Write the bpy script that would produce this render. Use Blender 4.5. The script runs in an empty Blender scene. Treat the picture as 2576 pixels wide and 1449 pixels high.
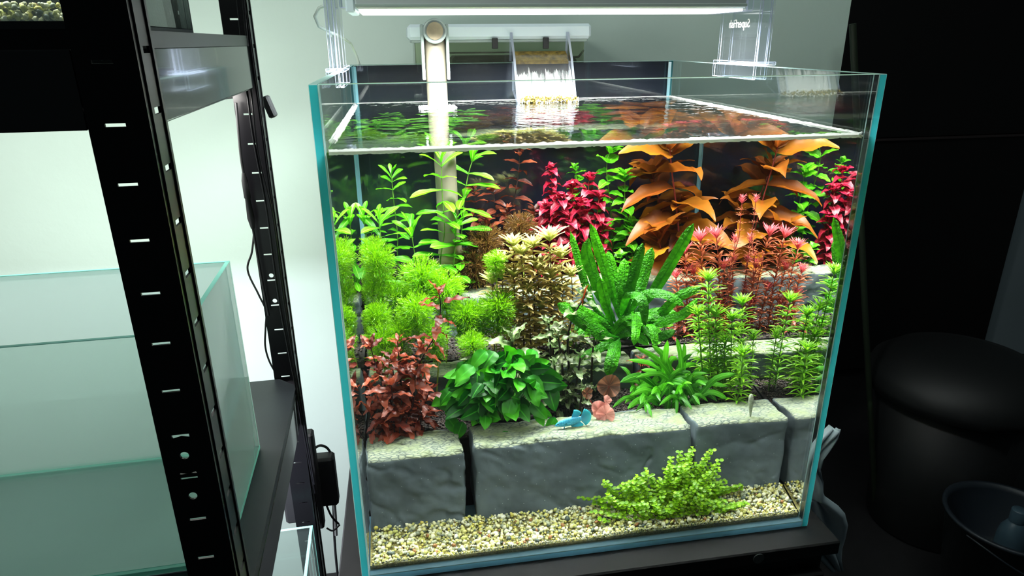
import bpy, math, random
import numpy as np
from mathutils import Vector, Matrix, Quaternion, noise

random.seed(7)
rnd = random.random
uni = random.uniform
S = bpy.context.scene
COL = S.collection
ZO = 0.7            # the tank base stands 0.7 m above the floor

# ------------------------------------------------------------------ camera, world, light, exposure
def link(o):
    COL.objects.link(o)
    return o

cd = bpy.data.cameras.new('camera')
cam = link(bpy.data.objects.new('camera', cd))
cd.sensor_width = 36.0
cd.lens = 1682.26 / 2576 * 36
cd.clip_start = 0.01
_a, _b, _c = -0.1598, -0.3538, -0.0093
_f = Vector((-math.sin(_a) * math.cos(_b), math.cos(_a) * math.cos(_b), math.sin(_b)))
_r = Vector((math.cos(_a), math.sin(_a), 0))
_u = _r.cross(_f)
_r, _u = _r * math.cos(_c) + _u * math.sin(_c), _u * math.cos(_c) - _r * math.sin(_c)
m = Matrix((_r, _u, -_f)).transposed().to_4x4()
m.translation = (0.0828, -0.6743, 0.6294 + ZO)
cam.matrix_world = m
S.camera = cam

w = bpy.data.worlds.new('room_air')
S.world = w
w.use_nodes = True
w.node_tree.nodes['Background'].inputs[0].default_value = (0.55, 0.72, 0.75, 1)
w.node_tree.nodes['Background'].inputs[1].default_value = 0.035

def area(name, loc, aim, sx, sy, power, col=(1, 1, 1), spread=math.pi):
    l = bpy.data.lights.new(name, 'AREA')
    l.shape = 'RECTANGLE'; l.size = sx; l.size_y = sy; l.energy = power; l.color = col; l.spread = spread
    o = link(bpy.data.objects.new(name, l))
    o.location = (loc[0], loc[1], loc[2] + ZO)
    d = Vector(aim)
    o.rotation_euler = d.to_track_quat('-Z', 'Y').to_euler()
    return o
area('tank_lamp_light', (0.30, 0.32, 0.6645), (0, -0.0, -1), 0.52, 0.11, 27, (1, 1, 0.97), 2.55)
area('added_room_fill_light', (0.80, -0.05, 1.75), (-0.25, 0.62, -1), 0.8, 0.5, 6.5, (0.88, 1.0, 0.95))  # unseen overhead fill, added to brighten the wall and the cloth
area('shelf_lamp_light', (-0.50, 0.20, 0.565), (0, 0.45, -1), 0.75, 0.04, 7.0, (1, 0.96, 0.91))
area('lower_shelf_lamp_light', (-0.50, 0.12, 0.095), (0, 0.5, -1), 0.75, 0.04, 11.0, (0.90, 0.88, 1.0))
area('added_top_shelf_fill_light', (-0.40, -0.05, 1.05), (0, 0.1, -1), 0.5, 0.08, 9.0, (1, 1, 0.95))  # unseen fill, added to brighten the gravel in the top rack tank

S.view_settings.view_transform = 'Standard'
S.view_settings.look = 'None'
S.view_settings.gamma = 1
S.view_settings.use_curve_mapping = False
S.view_settings.exposure = 0.0
S.cycles.use_denoising = True
S.cycles.max_bounces = 12
S.cycles.diffuse_bounces = 3
S.cycles.glossy_bounces = 6
S.cycles.transmission_bounces = 8
S.cycles.transparent_max_bounces = 24
S.cycles.caustics_reflective = True
S.cycles.caustics_refractive = True
S.cycles.sample_clamp_indirect = 8.0

# ------------------------------------------------------------------ helpers
class MB:
    def __init__(s):
        s.v = []; s.f = []; s.m = []; s.a = []; s.sm = []
    def add(s, vs, fs, mi=0, at=None, smooth=False):
        o = len(s.v)
        s.v += [tuple(q) for q in vs]
        s.f += [tuple(i + o for i in f) for f in fs]
        s.m += [mi] * len(fs)
        s.sm += [smooth] * len(fs)
        s.a += at if at is not None else [(0, 0, 0)] * len(vs)
        return s
    def box(s, a, b, mi=0, faces=None, bev=0.0, bm=None):
        # box with chamfered edges; faces: {axis+side: material}, bm: chamfer material
        (x0, y0, z0), (x1, y1, z1) = a, b
        faces = faces or {}
        if bev <= 0:
            vs = [(x, y, z) for x in (x0, x1) for y in (y0, y1) for z in (z0, z1)]
            F = {'-x': (0, 1, 3, 2), '+x': (4, 6, 7, 5), '-y': (0, 4, 5, 1), '+y': (2, 3, 7, 6), '-z': (0, 2, 6, 4), '+z': (1, 5, 7, 3)}
            for k, f in F.items():
                s.add([vs[i] for i in f], [(0, 1, 2, 3)], faces.get(k, mi))
            return s
        if bm is None: bm = mi
        c = [((x0, x1)[i], (y0, y1)[j], (z0, z1)[k]) for i in (0, 1) for j in (0, 1) for k in (0, 1)]
        sg = [((1, -1)[i], (1, -1)[j], (1, -1)[k]) for i in (0, 1) for j in (0, 1) for k in (0, 1)]
        def p(ci, ax):   # point of corner ci lying on the face normal to axis ax
            q = list(c[ci])
            for t in range(3):
                if t != ax: q[t] += sg[ci][t] * bev
            return tuple(q)
        F = {'-x': (0, 1, 3, 2), '+x': (4, 6, 7, 5), '-y': (0, 4, 5, 1), '+y': (2, 3, 7, 6), '-z': (0, 2, 6, 4), '+z': (1, 5, 7, 3)}
        for k, f in F.items():
            s.add([p(i, 'xyz'.index(k[1])) for i in f], [(0, 1, 2, 3)], faces.get(k, mi))
        for i in range(8):
            for ax in range(3):
                j = i ^ (4 >> ax)
                if j > i:
                    o1, o2 = [t for t in range(3) if t != ax]
                    q = [p(i, o1), p(i, o2), p(j, o2), p(j, o1)]
                    s.add(q, [(0, 1, 2, 3)], bm)
            s.add([p(i, 0), p(i, 1), p(i, 2)], [(0, 1, 2)], bm)
        return s
    def tube(s, pts, r, n=8, mi=0, caps=True, smooth=True):
        pts = [Vector(p) for p in pts]
        rs = r if isinstance(r, (list, tuple)) else [r] * len(pts)
        vs = []; prev = None
        for i, p in enumerate(pts):
            t = (pts[min(i + 1, len(pts) - 1)] - pts[max(i - 1, 0)]).normalized()
            if prev is None:
                u = t.cross(Vector((0, 0, 1)) if abs(t.z) < .9 else Vector((1, 0, 0))).normalized()
            else:
                u = (prev - t * prev.dot(t)).normalized()
            prev = u; v2 = t.cross(u)
            for k in range(n):
                an = 2 * math.pi * k / n
                vs.append(p + (u * math.cos(an) + v2 * math.sin(an)) * rs[i])
        fs = [(i * n + k, i * n + (k + 1) % n, (i + 1) * n + (k + 1) % n, (i + 1) * n + k) for i in range(len(pts) - 1) for k in range(n)]
        s.add(vs, fs, mi, smooth=smooth)
        if caps:
            s.add(vs[:n], [tuple(range(n))[::-1]], mi); s.add(vs[-n:], [tuple(range(n))], mi)
        return s
    def lathe(s, prof, c=(0, 0, 0), n=32, mi=0, ex=1.0, ey=1.0):
        vs = [(c[0] + r * ex * math.cos(2 * math.pi * k / n), c[1] + r * ey * math.sin(2 * math.pi * k / n), c[2] + z) for r, z in prof for k in range(n)]
        fs = [(i * n + k, i * n + (k + 1) % n, (i + 1) * n + (k + 1) % n, (i + 1) * n + k) for i in range(len(prof) - 1) for k in range(n)]
        return s.add(vs, fs, mi, smooth=True)
    def grid(s, P, mi=0, at=None, smooth=True):
        ny, nx = len(P), len(P[0])
        vs = [p for row in P for p in row]
        fs = [(j * nx + i, j * nx + i + 1, (j + 1) * nx + i + 1, (j + 1) * nx + i) for j in range(ny - 1) for i in range(nx - 1)]
        return s.add(vs, fs, mi, at, smooth)
    def mesh(s, name, mats):
        me = bpy.data.meshes.new(name)
        me.from_pydata(s.v, [], s.f)
        for mt in mats: me.materials.append(mt)
        me.polygons.foreach_set('material_index', s.m)
        me.polygons.foreach_set('use_smooth', s.sm)
        at = me.attributes.new('luv', 'FLOAT_VECTOR', 'POINT')
        at.data.foreach_set('vector', np.array(s.a, dtype=np.float32).ravel())
        me.update()
        return me

def obj(name, mb, mats, parent=None, loc=None, rot=None):
    if not isinstance(mats, (list, tuple)): mats = [mats]
    me = mb.mesh(name, mats) if isinstance(mb, MB) else mb
    o = bpy.data.objects.new(name, me)
    if loc is not None: o.location = loc
    if rot is not None: o.rotation_euler = rot
    o.parent = parent
    return link(o)
def tag(o, label, cat, group=None, kind=None):
    o['label'] = label; o['category'] = cat
    if group: o['group'] = group
    if kind: o['kind'] = kind
    return o
def thing(name, label, cat, loc=(0, 0, 0), group=None, rz=0):
    o = link(bpy.data.objects.new(name, None))
    o.location = loc; o.rotation_euler = (0, 0, rz); o.empty_display_size = .02
    return tag(o, label, cat, group)
def struct(name, mb, mats):
    o = obj(name, mb, mats); o['kind'] = 'structure'
    return o

# ------------------------------------------------------------------ materials
def srgb(r, g, b):
    f = lambda c: (c / 255 / 12.92) if c <= 10 else ((c / 255 + .055) / 1.055) ** 2.4
    return (f(r), f(g), f(b), 1)
def newmat(name):
    mt = bpy.data.materials.new(name); mt.use_nodes = True
    nt = mt.node_tree; nt.nodes.clear()
    out = nt.nodes.new('ShaderNodeOutputMaterial')
    return mt, nt, out
def N(nt, t, **kw):
    n = nt.nodes.new('ShaderNode' + t)
    for k, v in kw.items():
        if isinstance(k, str) and hasattr(n, k): setattr(n, k, v)
    return n
def ramp(nt, stops):
    n = nt.nodes.new('ShaderNodeValToRGB')
    e = n.color_ramp.elements
    while len(e) < len(stops): e.new(0.5)
    for i, (p, c) in enumerate(stops): e[i].position = p; e[i].color = c
    return n
def solid(name, col, rough=.5, metal=0, nscale=0, namt=.15, bump=0, bscale=40, coat=0):
    mt, nt, out = newmat(name)
    p = N(nt, 'BsdfPrincipled')
    p.inputs['Base Color'].default_value = col
    p.inputs['Roughness'].default_value = rough
    p.inputs['Metallic'].default_value = metal
    p.inputs['Coat Weight'].default_value = coat
    tc = N(nt, 'TexCoord')
    if nscale:
        nz = N(nt, 'TexNoise'); nz.inputs['Scale'].default_value = nscale; nz.inputs['Detail'].default_value = 5
        nt.links.new(tc.outputs['Object'], nz.inputs['Vector'])
        r = ramp(nt, [(.3, tuple(c * (1 - namt) for c in col[:3]) + (1,)), (.7, tuple(min(1, c * (1 + namt)) for c in col[:3]) + (1,))])
        nt.links.new(nz.outputs['Fac'], r.inputs[0]); nt.links.new(r.outputs[0], p.inputs['Base Color'])
    if bump:
        nb = N(nt, 'TexNoise'); nb.inputs['Scale'].default_value = bscale; nb.inputs['Detail'].default_value = 6
        nt.links.new(tc.outputs['Object'], nb.inputs['Vector'])
        b = N(nt, 'Bump'); b.inputs['Strength'].default_value = bump; b.inputs['Distance'].default_value = .004
        nt.links.new(nb.outputs['Fac'], b.inputs['Height']); nt.links.new(b.outputs[0], p.inputs['Normal'])
    nt.links.new(p.outputs[0], out.inputs[0])
    return mt
def thin_glass(name, tint, refl=1.0, haze=0.0, hazecol=(.8, .9, .95, 1)):
    mt, nt, out = newmat(name)
    g = N(nt, 'NewGeometry')
    mm = N(nt, 'Math', operation='MULTIPLY_ADD'); mm.inputs[1].default_value = 1 / 1.5 - 1.5; mm.inputs[2].default_value = 1.5
    nt.links.new(g.outputs['Backfacing'], mm.inputs[0])
    fr = N(nt, 'Fresnel'); nt.links.new(mm.outputs[0], fr.inputs['IOR'])
    ml = N(nt, 'Math', operation='MULTIPLY'); ml.inputs[1].default_value = refl
    nt.links.new(fr.outputs[0], ml.inputs[0])
    t = N(nt, 'BsdfTransparent'); t.inputs[0].default_value = tint
    gl = N(nt, 'BsdfGlossy'); gl.inputs['Roughness'].default_value = 0.0
    mx = N(nt, 'MixShader'); nt.links.new(ml.outputs[0], mx.inputs[0]); nt.links.new(gl.outputs[0], mx.inputs[2])
    src = t.outputs[0]
    if haze:
        d = N(nt, 'BsdfTranslucent'); d.inputs[0].default_value = hazecol
        d2 = N(nt, 'BsdfDiffuse'); d2.inputs[0].default_value = hazecol
        m3 = N(nt, 'MixShader'); m3.inputs[0].default_value = .5
        nt.links.new(d.outputs[0], m3.inputs[1]); nt.links.new(d2.outputs[0], m3.inputs[2])
        m2 = N(nt, 'MixShader'); m2.inputs[0].default_value = haze
        nt.links.new(t.outputs[0], m2.inputs[1]); nt.links.new(m3.outputs[0], m2.inputs[2]); src = m2.outputs[0]
    nt.links.new(src, mx.inputs[1]); nt.links.new(mx.outputs[0], out.inputs[0])
    return mt
def edge_mat(name, col, tr=.75):
    mt, nt, out = newmat(name)
    d = N(nt, 'BsdfDiffuse'); d.inputs[0].default_value = col
    t = N(nt, 'BsdfTranslucent'); t.inputs[0].default_value = col
    g = N(nt, 'BsdfGlossy'); g.inputs['Roughness'].default_value = .15
    m1 = N(nt, 'MixShader'); m1.inputs[0].default_value = tr
    m2 = N(nt, 'MixShader'); m2.inputs[0].default_value = .06
    nt.links.new(d.outputs[0], m1.inputs[1]); nt.links.new(t.outputs[0], m1.inputs[2])
    nt.links.new(m1.outputs[0], m2.inputs[1]); nt.links.new(g.outputs[0], m2.inputs[2]); nt.links.new(m2.outputs[0], out.inputs[0])
    return mt
def leaf_mat(name, base, tip, dark, rib=None, trans=.45, bump=.0, var=.25, gloss=.03, blotch=0):
    """leaf colours run from base to tip, mottled; each leaf differs by its object's random number"""
    mt, nt, out = newmat(name)
    at = N(nt, 'Attribute'); at.attribute_name = 'luv'
    sp = N(nt, 'SeparateXYZ'); nt.links.new(at.outputs['Vector'], sp.inputs[0])
    rp = ramp(nt, [(0, base), (1, tip)]); nt.links.new(sp.outputs[0], rp.inputs[0])
    oi = N(nt, 'ObjectInfo')
    ad = N(nt, 'Math', operation='ADD'); nt.links.new(oi.outputs['Random'], ad.inputs[0]); nt.links.new(sp.outputs[2], ad.inputs[1])
    fc = N(nt, 'Math', operation='FRACT'); nt.links.new(ad.outputs[0], fc.inputs[0])
    mr = N(nt, 'MapRange'); mr.inputs[3].default_value = 0; mr.inputs[4].default_value = var * 2
    nt.links.new(fc.outputs[0], mr.inputs[0])
    mx = N(nt, 'MixRGB'); mx.inputs[2].default_value = dark
    nt.links.new(mr.outputs[0], mx.inputs[0]); nt.links.new(rp.outputs[0], mx.inputs[1])
    tc = N(nt, 'TexCoord')
    nz = N(nt, 'TexNoise'); nz.inputs['Scale'].default_value = 3.5 if not blotch else blotch; nz.inputs['Detail'].default_value = 3
    nt.links.new(tc.outputs['Object'], nz.inputs['Vector'])
    r2 = ramp(nt, [(.40, (0, 0, 0, 1)), (.75, (1, 1, 1, 1))]); nt.links.new(nz.outputs['Fac'], r2.inputs[0])
    mb_ = N(nt, 'Math', operation='MULTIPLY'); mb_.inputs[1].default_value = .75 if blotch else .35; nt.links.new(r2.outputs[0], mb_.inputs[0])
    mx2 = N(nt, 'MixRGB'); mx2.inputs[2].default_value = dark
    nt.links.new(mb_.outputs[0], mx2.inputs[0]); nt.links.new(mx.outputs[0], mx2.inputs[1])
    colr = mx2.outputs[0]
    if rib:
        ab = N(nt, 'Math', operation='ABSOLUTE'); nt.links.new(sp.outputs[1], ab.inputs[0])
        r3 = ramp(nt, [(.03, (1, 1, 1, 1)), (.12, (0, 0, 0, 1))]); nt.links.new(ab.outputs[0], r3.inputs[0])
        m4 = N(nt, 'Math', operation='MULTIPLY'); m4.inputs[1].default_value = .7; nt.links.new(r3.outputs[0], m4.inputs[0])
        mx3 = N(nt, 'MixRGB'); mx3.inputs[2].default_value = rib
        nt.links.new(m4.outputs[0], mx3.inputs[0]); nt.links.new(colr, mx3.inputs[1]); colr = mx3.outputs[0]
    d = N(nt, 'BsdfDiffuse'); t = N(nt, 'BsdfTranslucent'); g = N(nt, 'BsdfGlossy'); g.inputs['Roughness'].default_value = .4
    nt.links.new(colr, d.inputs[0]); nt.links.new(colr, t.inputs[0])
    if bump:
        nb = N(nt, 'TexNoise'); nb.inputs['Scale'].default_value = 330; nb.inputs['Detail'].default_value = 2
        nt.links.new(tc.outputs['Object'], nb.inputs['Vector'])
        b = N(nt, 'Bump'); b.inputs['Strength'].default_value = bump; b.inputs['Distance'].default_value = .0025
        nt.links.new(nb.outputs['Fac'], b.inputs['Height'])
        for q in (d, g): nt.links.new(b.outputs[0], q.inputs['Normal'])
    m1 = N(nt, 'MixShader'); m1.inputs[0].default_value = trans
    m2 = N(nt, 'MixShader'); m2.inputs[0].default_value = gloss
    nt.links.new(d.outputs[0], m1.inputs[1]); nt.links.new(t.outputs[0], m1.inputs[2])
    nt.links.new(m1.outputs[0], m2.inputs[1]); nt.links.new(g.outputs[0], m2.inputs[2]); nt.links.new(m2.outputs[0], out.inputs[0])
    return mt
def attr_ramp(name, stops, rough=.6, bump=0, noise_s=0):
    mt, nt, out = newmat(name)
    at = N(nt, 'Attribute'); at.attribute_name = 'luv'
    sp = N(nt, 'SeparateXYZ'); nt.links.new(at.outputs['Vector'], sp.inputs[0])
    r = ramp(nt, stops); r.color_ramp.interpolation = 'CONSTANT'; nt.links.new(sp.outputs[2], r.inputs[0])
    p = N(nt, 'BsdfPrincipled'); p.inputs['Roughness'].default_value = rough
    tc = N(nt, 'TexCoord'); nz = N(nt, 'TexNoise'); nz.inputs['Scale'].default_value = 400
    nt.links.new(tc.outputs['Object'], nz.inputs['Vector'])
    mx = N(nt, 'MixRGB', blend_type='MULTIPLY'); mx.inputs[0].default_value = .35
    nt.links.new(r.outputs[0], mx.inputs[1]); nt.links.new(nz.outputs['Fac'], mx.inputs[2])
    nt.links.new(mx.outputs[0], p.inputs['Base Color']); nt.links.new(p.outputs[0], out.inputs[0])
    return mt

M = {}
M['glass'] = thin_glass('clear_tank_glass', (.955, .985, .975, 1), 1.0, 0.002)
M['glass_dirty'] = thin_glass('hazy_glass', (.93, .975, .955, 1), 1.0, 0.05, (.6, .8, .74, 1))
M['edge'] = edge_mat('teal_glass_edge', srgb(62, 190, 200))
M['edge_blue'] = edge_mat('blue_glass_edge', srgb(185, 232, 250))
M['edge_pale'] = edge_mat('pale_glass_edge', srgb(190, 222, 222))
M['edge_top'] = edge_mat('pale_green_rim', srgb(175, 205, 175))
M['seam'] = edge_mat('silicone_seam', srgb(150, 205, 222), .6)
M['acrylic'] = thin_glass('clear_acrylic', (.97, .985, 1, 1), 1.0, .008, (.8, .86, .95, 1))
M['acrylic_edge'] = edge_mat('acrylic_edge', srgb(190, 200, 220), .6)
M['film'] = solid('black_back_film', srgb(9, 13, 32), .3, 0, 6, .5)
M['black'] = solid('black_powder_coat', (.004, .004, .005, 1), .3, 0)
M['black'].node_tree.nodes['Principled BSDF'].inputs['Specular IOR Level'].default_value = .3
M['black_matt'] = solid('matt_black', (.008, .009, .010, 1), .6)
M['board'] = solid('dark_grey_board', srgb(28, 34, 38), .4, 0, 20, .12)
M['wall'] = solid('pale_green_plaster', srgb(192, 213, 203), .9, 0, 3, .04, .12, 60)
M['wall_far'] = solid('far_pale_wall', srgb(150, 165, 172), .9, 0, 3, .04)
M['floor'] = solid('dark_floor', srgb(22, 21, 23), .6, 0, 12, .3)
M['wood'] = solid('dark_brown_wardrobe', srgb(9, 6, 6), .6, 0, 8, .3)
M['wood_edge'] = solid('wardrobe_edge', srgb(60, 50, 50), .5)
M['lid'] = solid('white_plastic', srgb(205, 222, 228), .45)
M['greytrim'] = solid('grey_plastic', srgb(140, 155, 150), .4)
M['pipe'] = solid('beige_pipe', srgb(110, 105, 90), .55, 0, 14, .08)
M['pipe_dirty'] = solid('stained_pipe_end', srgb(140, 130, 104), .6, 0, 60, .25)
M['alu'] = solid('brushed_aluminium', srgb(190, 200, 200), .35, .35)
M['cable_w'] = solid('white_cable', srgb(205, 220, 210), .5)
M['cable_g'] = solid('grey_cable', srgb(120, 124, 122), .5)
M['stand'] = solid('black_stand', srgb(3, 4, 5), .6, 0, 10, .2)
M['cloth'] = solid('white_cloth', srgb(150, 165, 172), .85, 0, 5, .1)
M['bin'] = solid('dark_bin_plastic', srgb(6, 8, 9), .6)
M['bucket'] = solid('pale_bucket_plastic', srgb(26, 34, 42), .5)
M['bottle'] = solid('bottle_plastic', srgb(60, 82, 94), .4)
M['pole'] = solid('green_pole', srgb(22, 34, 18), .6)
M['foam'] = edge_mat('white_foam_and_glint', srgb(245, 247, 245), .5)  # real foam, and the white of the painted lamp glint along the waterline
M['algae'] = solid('brown_algae', srgb(120, 100, 35), .9, 0, 120, .6, .6, 300)
M['soil'] = attr_ramp('soil_grains', [(0, srgb(46, 36, 32)), (.3, srgb(62, 50, 44)), (.6, srgb(78, 66, 58)), (.85, srgb(34, 28, 26))], .85)
M['soil_base'] = solid('soil_bed', srgb(26, 20, 18), .95, 0, 80, .4, .5, 200)
M['gravel'] = attr_ramp('gravel_pebbles', [(0, srgb(232, 230, 176)), (.16, srgb(204, 206, 116)), (.32, srgb(240, 240, 206)), (.44, srgb(176, 184, 150)), (.53, srgb(222, 218, 140)), (.66, srgb(206, 196, 92)), (.75, srgb(146, 156, 130)), (.82, srgb(236, 238, 216)), (.88, srgb(84, 98, 90)), (.96, srgb(56, 68, 64)), (.985, srgb(150, 104, 56))], .55)
M['gravel_base'] = solid('gravel_bed', srgb(120, 114, 62), .9, 0, 300, .5, .5, 500)
def emis(name, col, s):
    mt, nt, out = newmat(name)
    e = N(nt, 'Emission'); e.inputs[0].default_value = col; e.inputs[1].default_value = s
    nt.links.new(e.outputs[0], out.inputs[0]); return mt
M['led'] = emis('lit_lamp_diffuser', (1, 1, .98, 1), 3.0)

def stone_mats():
    mt, nt, out = newmat('slate_stone_face')
    tc = N(nt, 'TexCoord'); p = N(nt, 'BsdfPrincipled'); p.inputs['Roughness'].default_value = .75
    n1 = N(nt, 'TexNoise'); n1.inputs['Scale'].default_value = 14; n1.inputs['Detail'].default_value = 8
    nt.links.new(tc.outputs['Object'], n1.inputs['Vector'])
    r = ramp(nt, [(.3, srgb(62, 74, 78)), (.7, srgb(88, 102, 106))]); nt.links.new(n1.outputs['Fac'], r.inputs[0])
    v = N(nt, 'TexVoronoi'); v.inputs['Scale'].default_value = 140; nt.links.new(tc.outputs['Object'], v.inputs['Vector'])
    rs = ramp(nt, [(.05, (1, 1, 1, 1)), (.09, (0, 0, 0, 1))]); nt.links.new(v.outputs['Distance'], rs.inputs[0])
    mx = N(nt, 'MixRGB'); mx.inputs[2].default_value = srgb(160, 172, 172); nt.links.new(rs.outputs[0], mx.inputs[0]); nt.links.new(r.outputs[0], mx.inputs[1])
    nt.links.new(mx.outputs[0], p.inputs['Base Color'])
    n2 = N(nt, 'TexNoise'); n2.inputs['Scale'].default_value = 60; n2.inputs['Detail'].default_value = 8; nt.links.new(tc.outputs['Object'], n2.inputs['Vector'])
    b = N(nt, 'Bump'); b.inputs['Strength'].default_value = .35; b.inputs['Distance'].default_value = .004
    nt.links.new(n2.outputs['Fac'], b.inputs['Height']); nt.links.new(b.outputs[0], p.inputs['Normal'])
    nt.links.new(p.outputs[0], out.inputs[0])
    m2, nt, out = newmat('crusted_stone_top')
    tc = N(nt, 'TexCoord'); p = N(nt, 'BsdfPrincipled'); p.inputs['Roughness'].default_value = .8
    mp = N(nt, 'Mapping'); mp.inputs['Scale'].default_value = (1, 2.2, 1); nt.links.new(tc.outputs['Object'], mp.inputs[0])
    v = N(nt, 'TexVoronoi', feature='DISTANCE_TO_EDGE'); v.inputs['Scale'].default_value = 115; nt.links.new(mp.outputs[0], v.inputs['Vector'])
    r = ramp(nt, [(.0, srgb(52, 64, 58)), (.09, srgb(104, 114, 100)), (.25, srgb(132, 140, 114))]); nt.links.new(v.outputs['Distance'], r.inputs[0])
    n1 = N(nt, 'TexNoise'); n1.inputs['Scale'].default_value = 40; n1.inputs['Detail'].default_value = 6; nt.links.new(tc.outputs['Object'], n1.inputs['Vector'])
    rg = ramp(nt, [(.45, (0, 0, 0, 1)), (.7, (1, 1, 1, 1))]); nt.links.new(n1.outputs['Fac'], rg.inputs[0])
    mx = N(nt, 'MixRGB'); mx.inputs[2].default_value = srgb(112, 124, 84); nt.links.new(rg.outputs[0], mx.inputs[0]); nt.links.new(r.outputs[0], mx.inputs[1])
    nt.links.new(mx.outputs[0], p.inputs['Base Color'])
    b = N(nt, 'Bump'); b.inputs['Strength'].default_value = .8; b.inputs['Distance'].default_value = .002
    nt.links.new(v.outputs['Distance'], b.inputs['Height']); nt.links.new(b.outputs[0], p.inputs['Normal'])
    nt.links.new(p.outputs[0], out.inputs[0])
    return mt, m2
M['stone'], M['stone_top'] = stone_mats()

def water_mats():
    a, nt, out = newmat('water_side')
    g = N(nt, 'BsdfGlass'); g.inputs['IOR'].default_value = 1.333; g.inputs['Roughness'].default_value = 0
    nt.links.new(g.outputs[0], out.inputs[0])
    b, nt, out = newmat('water_surface')
    tc = N(nt, 'TexCoord')
    mp = N(nt, 'Mapping'); mp.inputs['Scale'].default_value = (1, 1, 1); nt.links.new(tc.outputs['Object'], mp.inputs[0])
    nz = N(nt, 'TexNoise'); nz.inputs['Scale'].default_value = 38; nz.inputs['Detail'].default_value = 2.5
    nt.links.new(mp.outputs[0], nz.inputs['Vector'])
    vd = N(nt, 'VectorMath', operation='DISTANCE'); vd.inputs[1].default_value = (.35, .5, .528)
    nt.links.new(tc.outputs['Object'], vd.inputs[0])
    mr = N(nt, 'MapRange'); mr.inputs[1].default_value = .04; mr.inputs[2].default_value = .42; mr.inputs[3].default_value = 1; mr.inputs[4].default_value = .12
    nt.links.new(vd.outputs['Value'], mr.inputs[0])
    bp = N(nt, 'Bump'); bp.inputs['Distance'].default_value = .0035
    nt.links.new(mr.outputs[0], bp.inputs['Strength']); nt.links.new(nz.outputs['Fac'], bp.inputs['Height'])
    fr = N(nt, 'Fresnel'); fr.inputs['IOR'].default_value = 1.333; nt.links.new(bp.outputs[0], fr.inputs['Normal'])
    t = N(nt, 'BsdfTransparent'); rf = N(nt, 'BsdfRefraction'); rf.inputs['IOR'].default_value = 1.333; rf.inputs['Roughness'].default_value = 0
    gl = N(nt, 'BsdfGlossy'); gl.inputs['Roughness'].default_value = .02
    nt.links.new(bp.outputs[0], rf.inputs['Normal']); nt.links.new(bp.outputs[0], gl.inputs['Normal'])
    m1 = N(nt, 'MixShader'); m1.inputs[0].default_value = .5
    nt.links.new(t.outputs[0], m1.inputs[1]); nt.links.new(rf.outputs[0], m1.inputs[2])
    m2 = N(nt, 'MixShader'); nt.links.new(fr.outputs[0], m2.inputs[0]); nt.links.new(m1.outputs[0], m2.inputs[1]); nt.links.new(gl.outputs[0], m2.inputs[2])
    nt.links.new(m2.outputs[0], out.inputs[0])
    return a, b
M['water_side'], M['water_top'] = water_mats()

# ------------------------------------------------------------------ the room
struct('wall_back', MB().box((-1.9, .80, -.7), (1.092, .92, 1.9)), M['wall'])
struct('floor', MB().box((-1.9, -1.4, -.76), (3.6, 2.6, -.7)), M['floor'])
struct('wall_far', MB().box((2.475, 1.62, -.7), (3.8, 1.72, 1.9)), M['wall_far'])
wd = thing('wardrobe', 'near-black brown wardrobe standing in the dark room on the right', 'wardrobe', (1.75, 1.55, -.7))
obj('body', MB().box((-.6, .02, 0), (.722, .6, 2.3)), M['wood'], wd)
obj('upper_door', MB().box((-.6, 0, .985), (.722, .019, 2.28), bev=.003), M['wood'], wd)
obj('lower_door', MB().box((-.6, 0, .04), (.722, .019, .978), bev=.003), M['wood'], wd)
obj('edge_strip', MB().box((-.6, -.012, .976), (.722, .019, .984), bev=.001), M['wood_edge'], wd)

# ------------------------------------------------------------------ the tank stand
W, D, H, T, HW = .6, .592, .593, .009, .528
st = thing('tank_stand', 'black cabinet stand carrying the planted aquarium', 'stand', (.298, .28, -.7))
obj('top_board', MB().box((-.329, -.315, .678), (.3295, .33, .6995), bev=.002), M['stand'], st)
obj('body', MB().box((-.318, -.300, 0), (.318, .32, .677), bev=.002), M['stand'], st)
obj('door', MB().box((-.312, -.318, .02), (-.002, -.301, .652), bev=.002), M['stand'], st)
obj('door', MB().box((.002, -.318, .02), (.312, -.301, .652), bev=.002), M['stand'], st)
M['cap_dark'] = solid('dull_cap', srgb(60, 66, 66), .5)
kb = MB(); kb.tube([(.212, -.3148, .690), (.212, -.3162, .690)], .0075, 20)
obj('screw_cap', kb, M['cap_dark'], st)

# ------------------------------------------------------------------ the tank
tank = thing('aquarium', 'rimless cube aquarium with teal glass edges, densely planted, on the black stand', 'aquarium', (W / 2, D / 2, 0))
def slab(name, a, b, faces, mats, parent=tank, org=(W / 2, D / 2, 0)):
    a = [a[i] - org[i] for i in range(3)]; b = [b[i] - org[i] for i in range(3)]
    return obj(name, MB().box(a, b, 0, faces, bev=.0007, bm=2), mats, parent)
GM = [M['glass'], M['edge'], M['edge_pale'], M['edge_top'], M['edge_blue']]
slab('front_pane', (T, 0, .0095), (W - T, T, H), {'-x': 0, '+x': 0, '+z': 3, '-z': 4}, GM)
slab('side_pane', (0, 0, 0), (T, D, H), {'-y': 1, '+y': 1, '+z': 2, '-z': 1}, GM)
slab('side_pane', (W - T, 0, 0), (W, D, H), {'-y': 1, '+y': 1, '+z': 2, '-z': 1}, GM)
slab('back_pane', (T, D - T, .0095), (W - T, D, H), {'-x': 1, '+x': 1, '+z': 3, '-z': 4}, GM)
slab('bottom_pane', (T, 0, 0), (W - T, D, .0093), {'-y': 4, '+y': 4, '+z': 0, '-z': 4}, GM)
obj('back_film', MB().box((-.3, D / 2 + .0003, 0), (.3, D / 2 + .0012, H - .002)), M['film'], tank)
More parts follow.
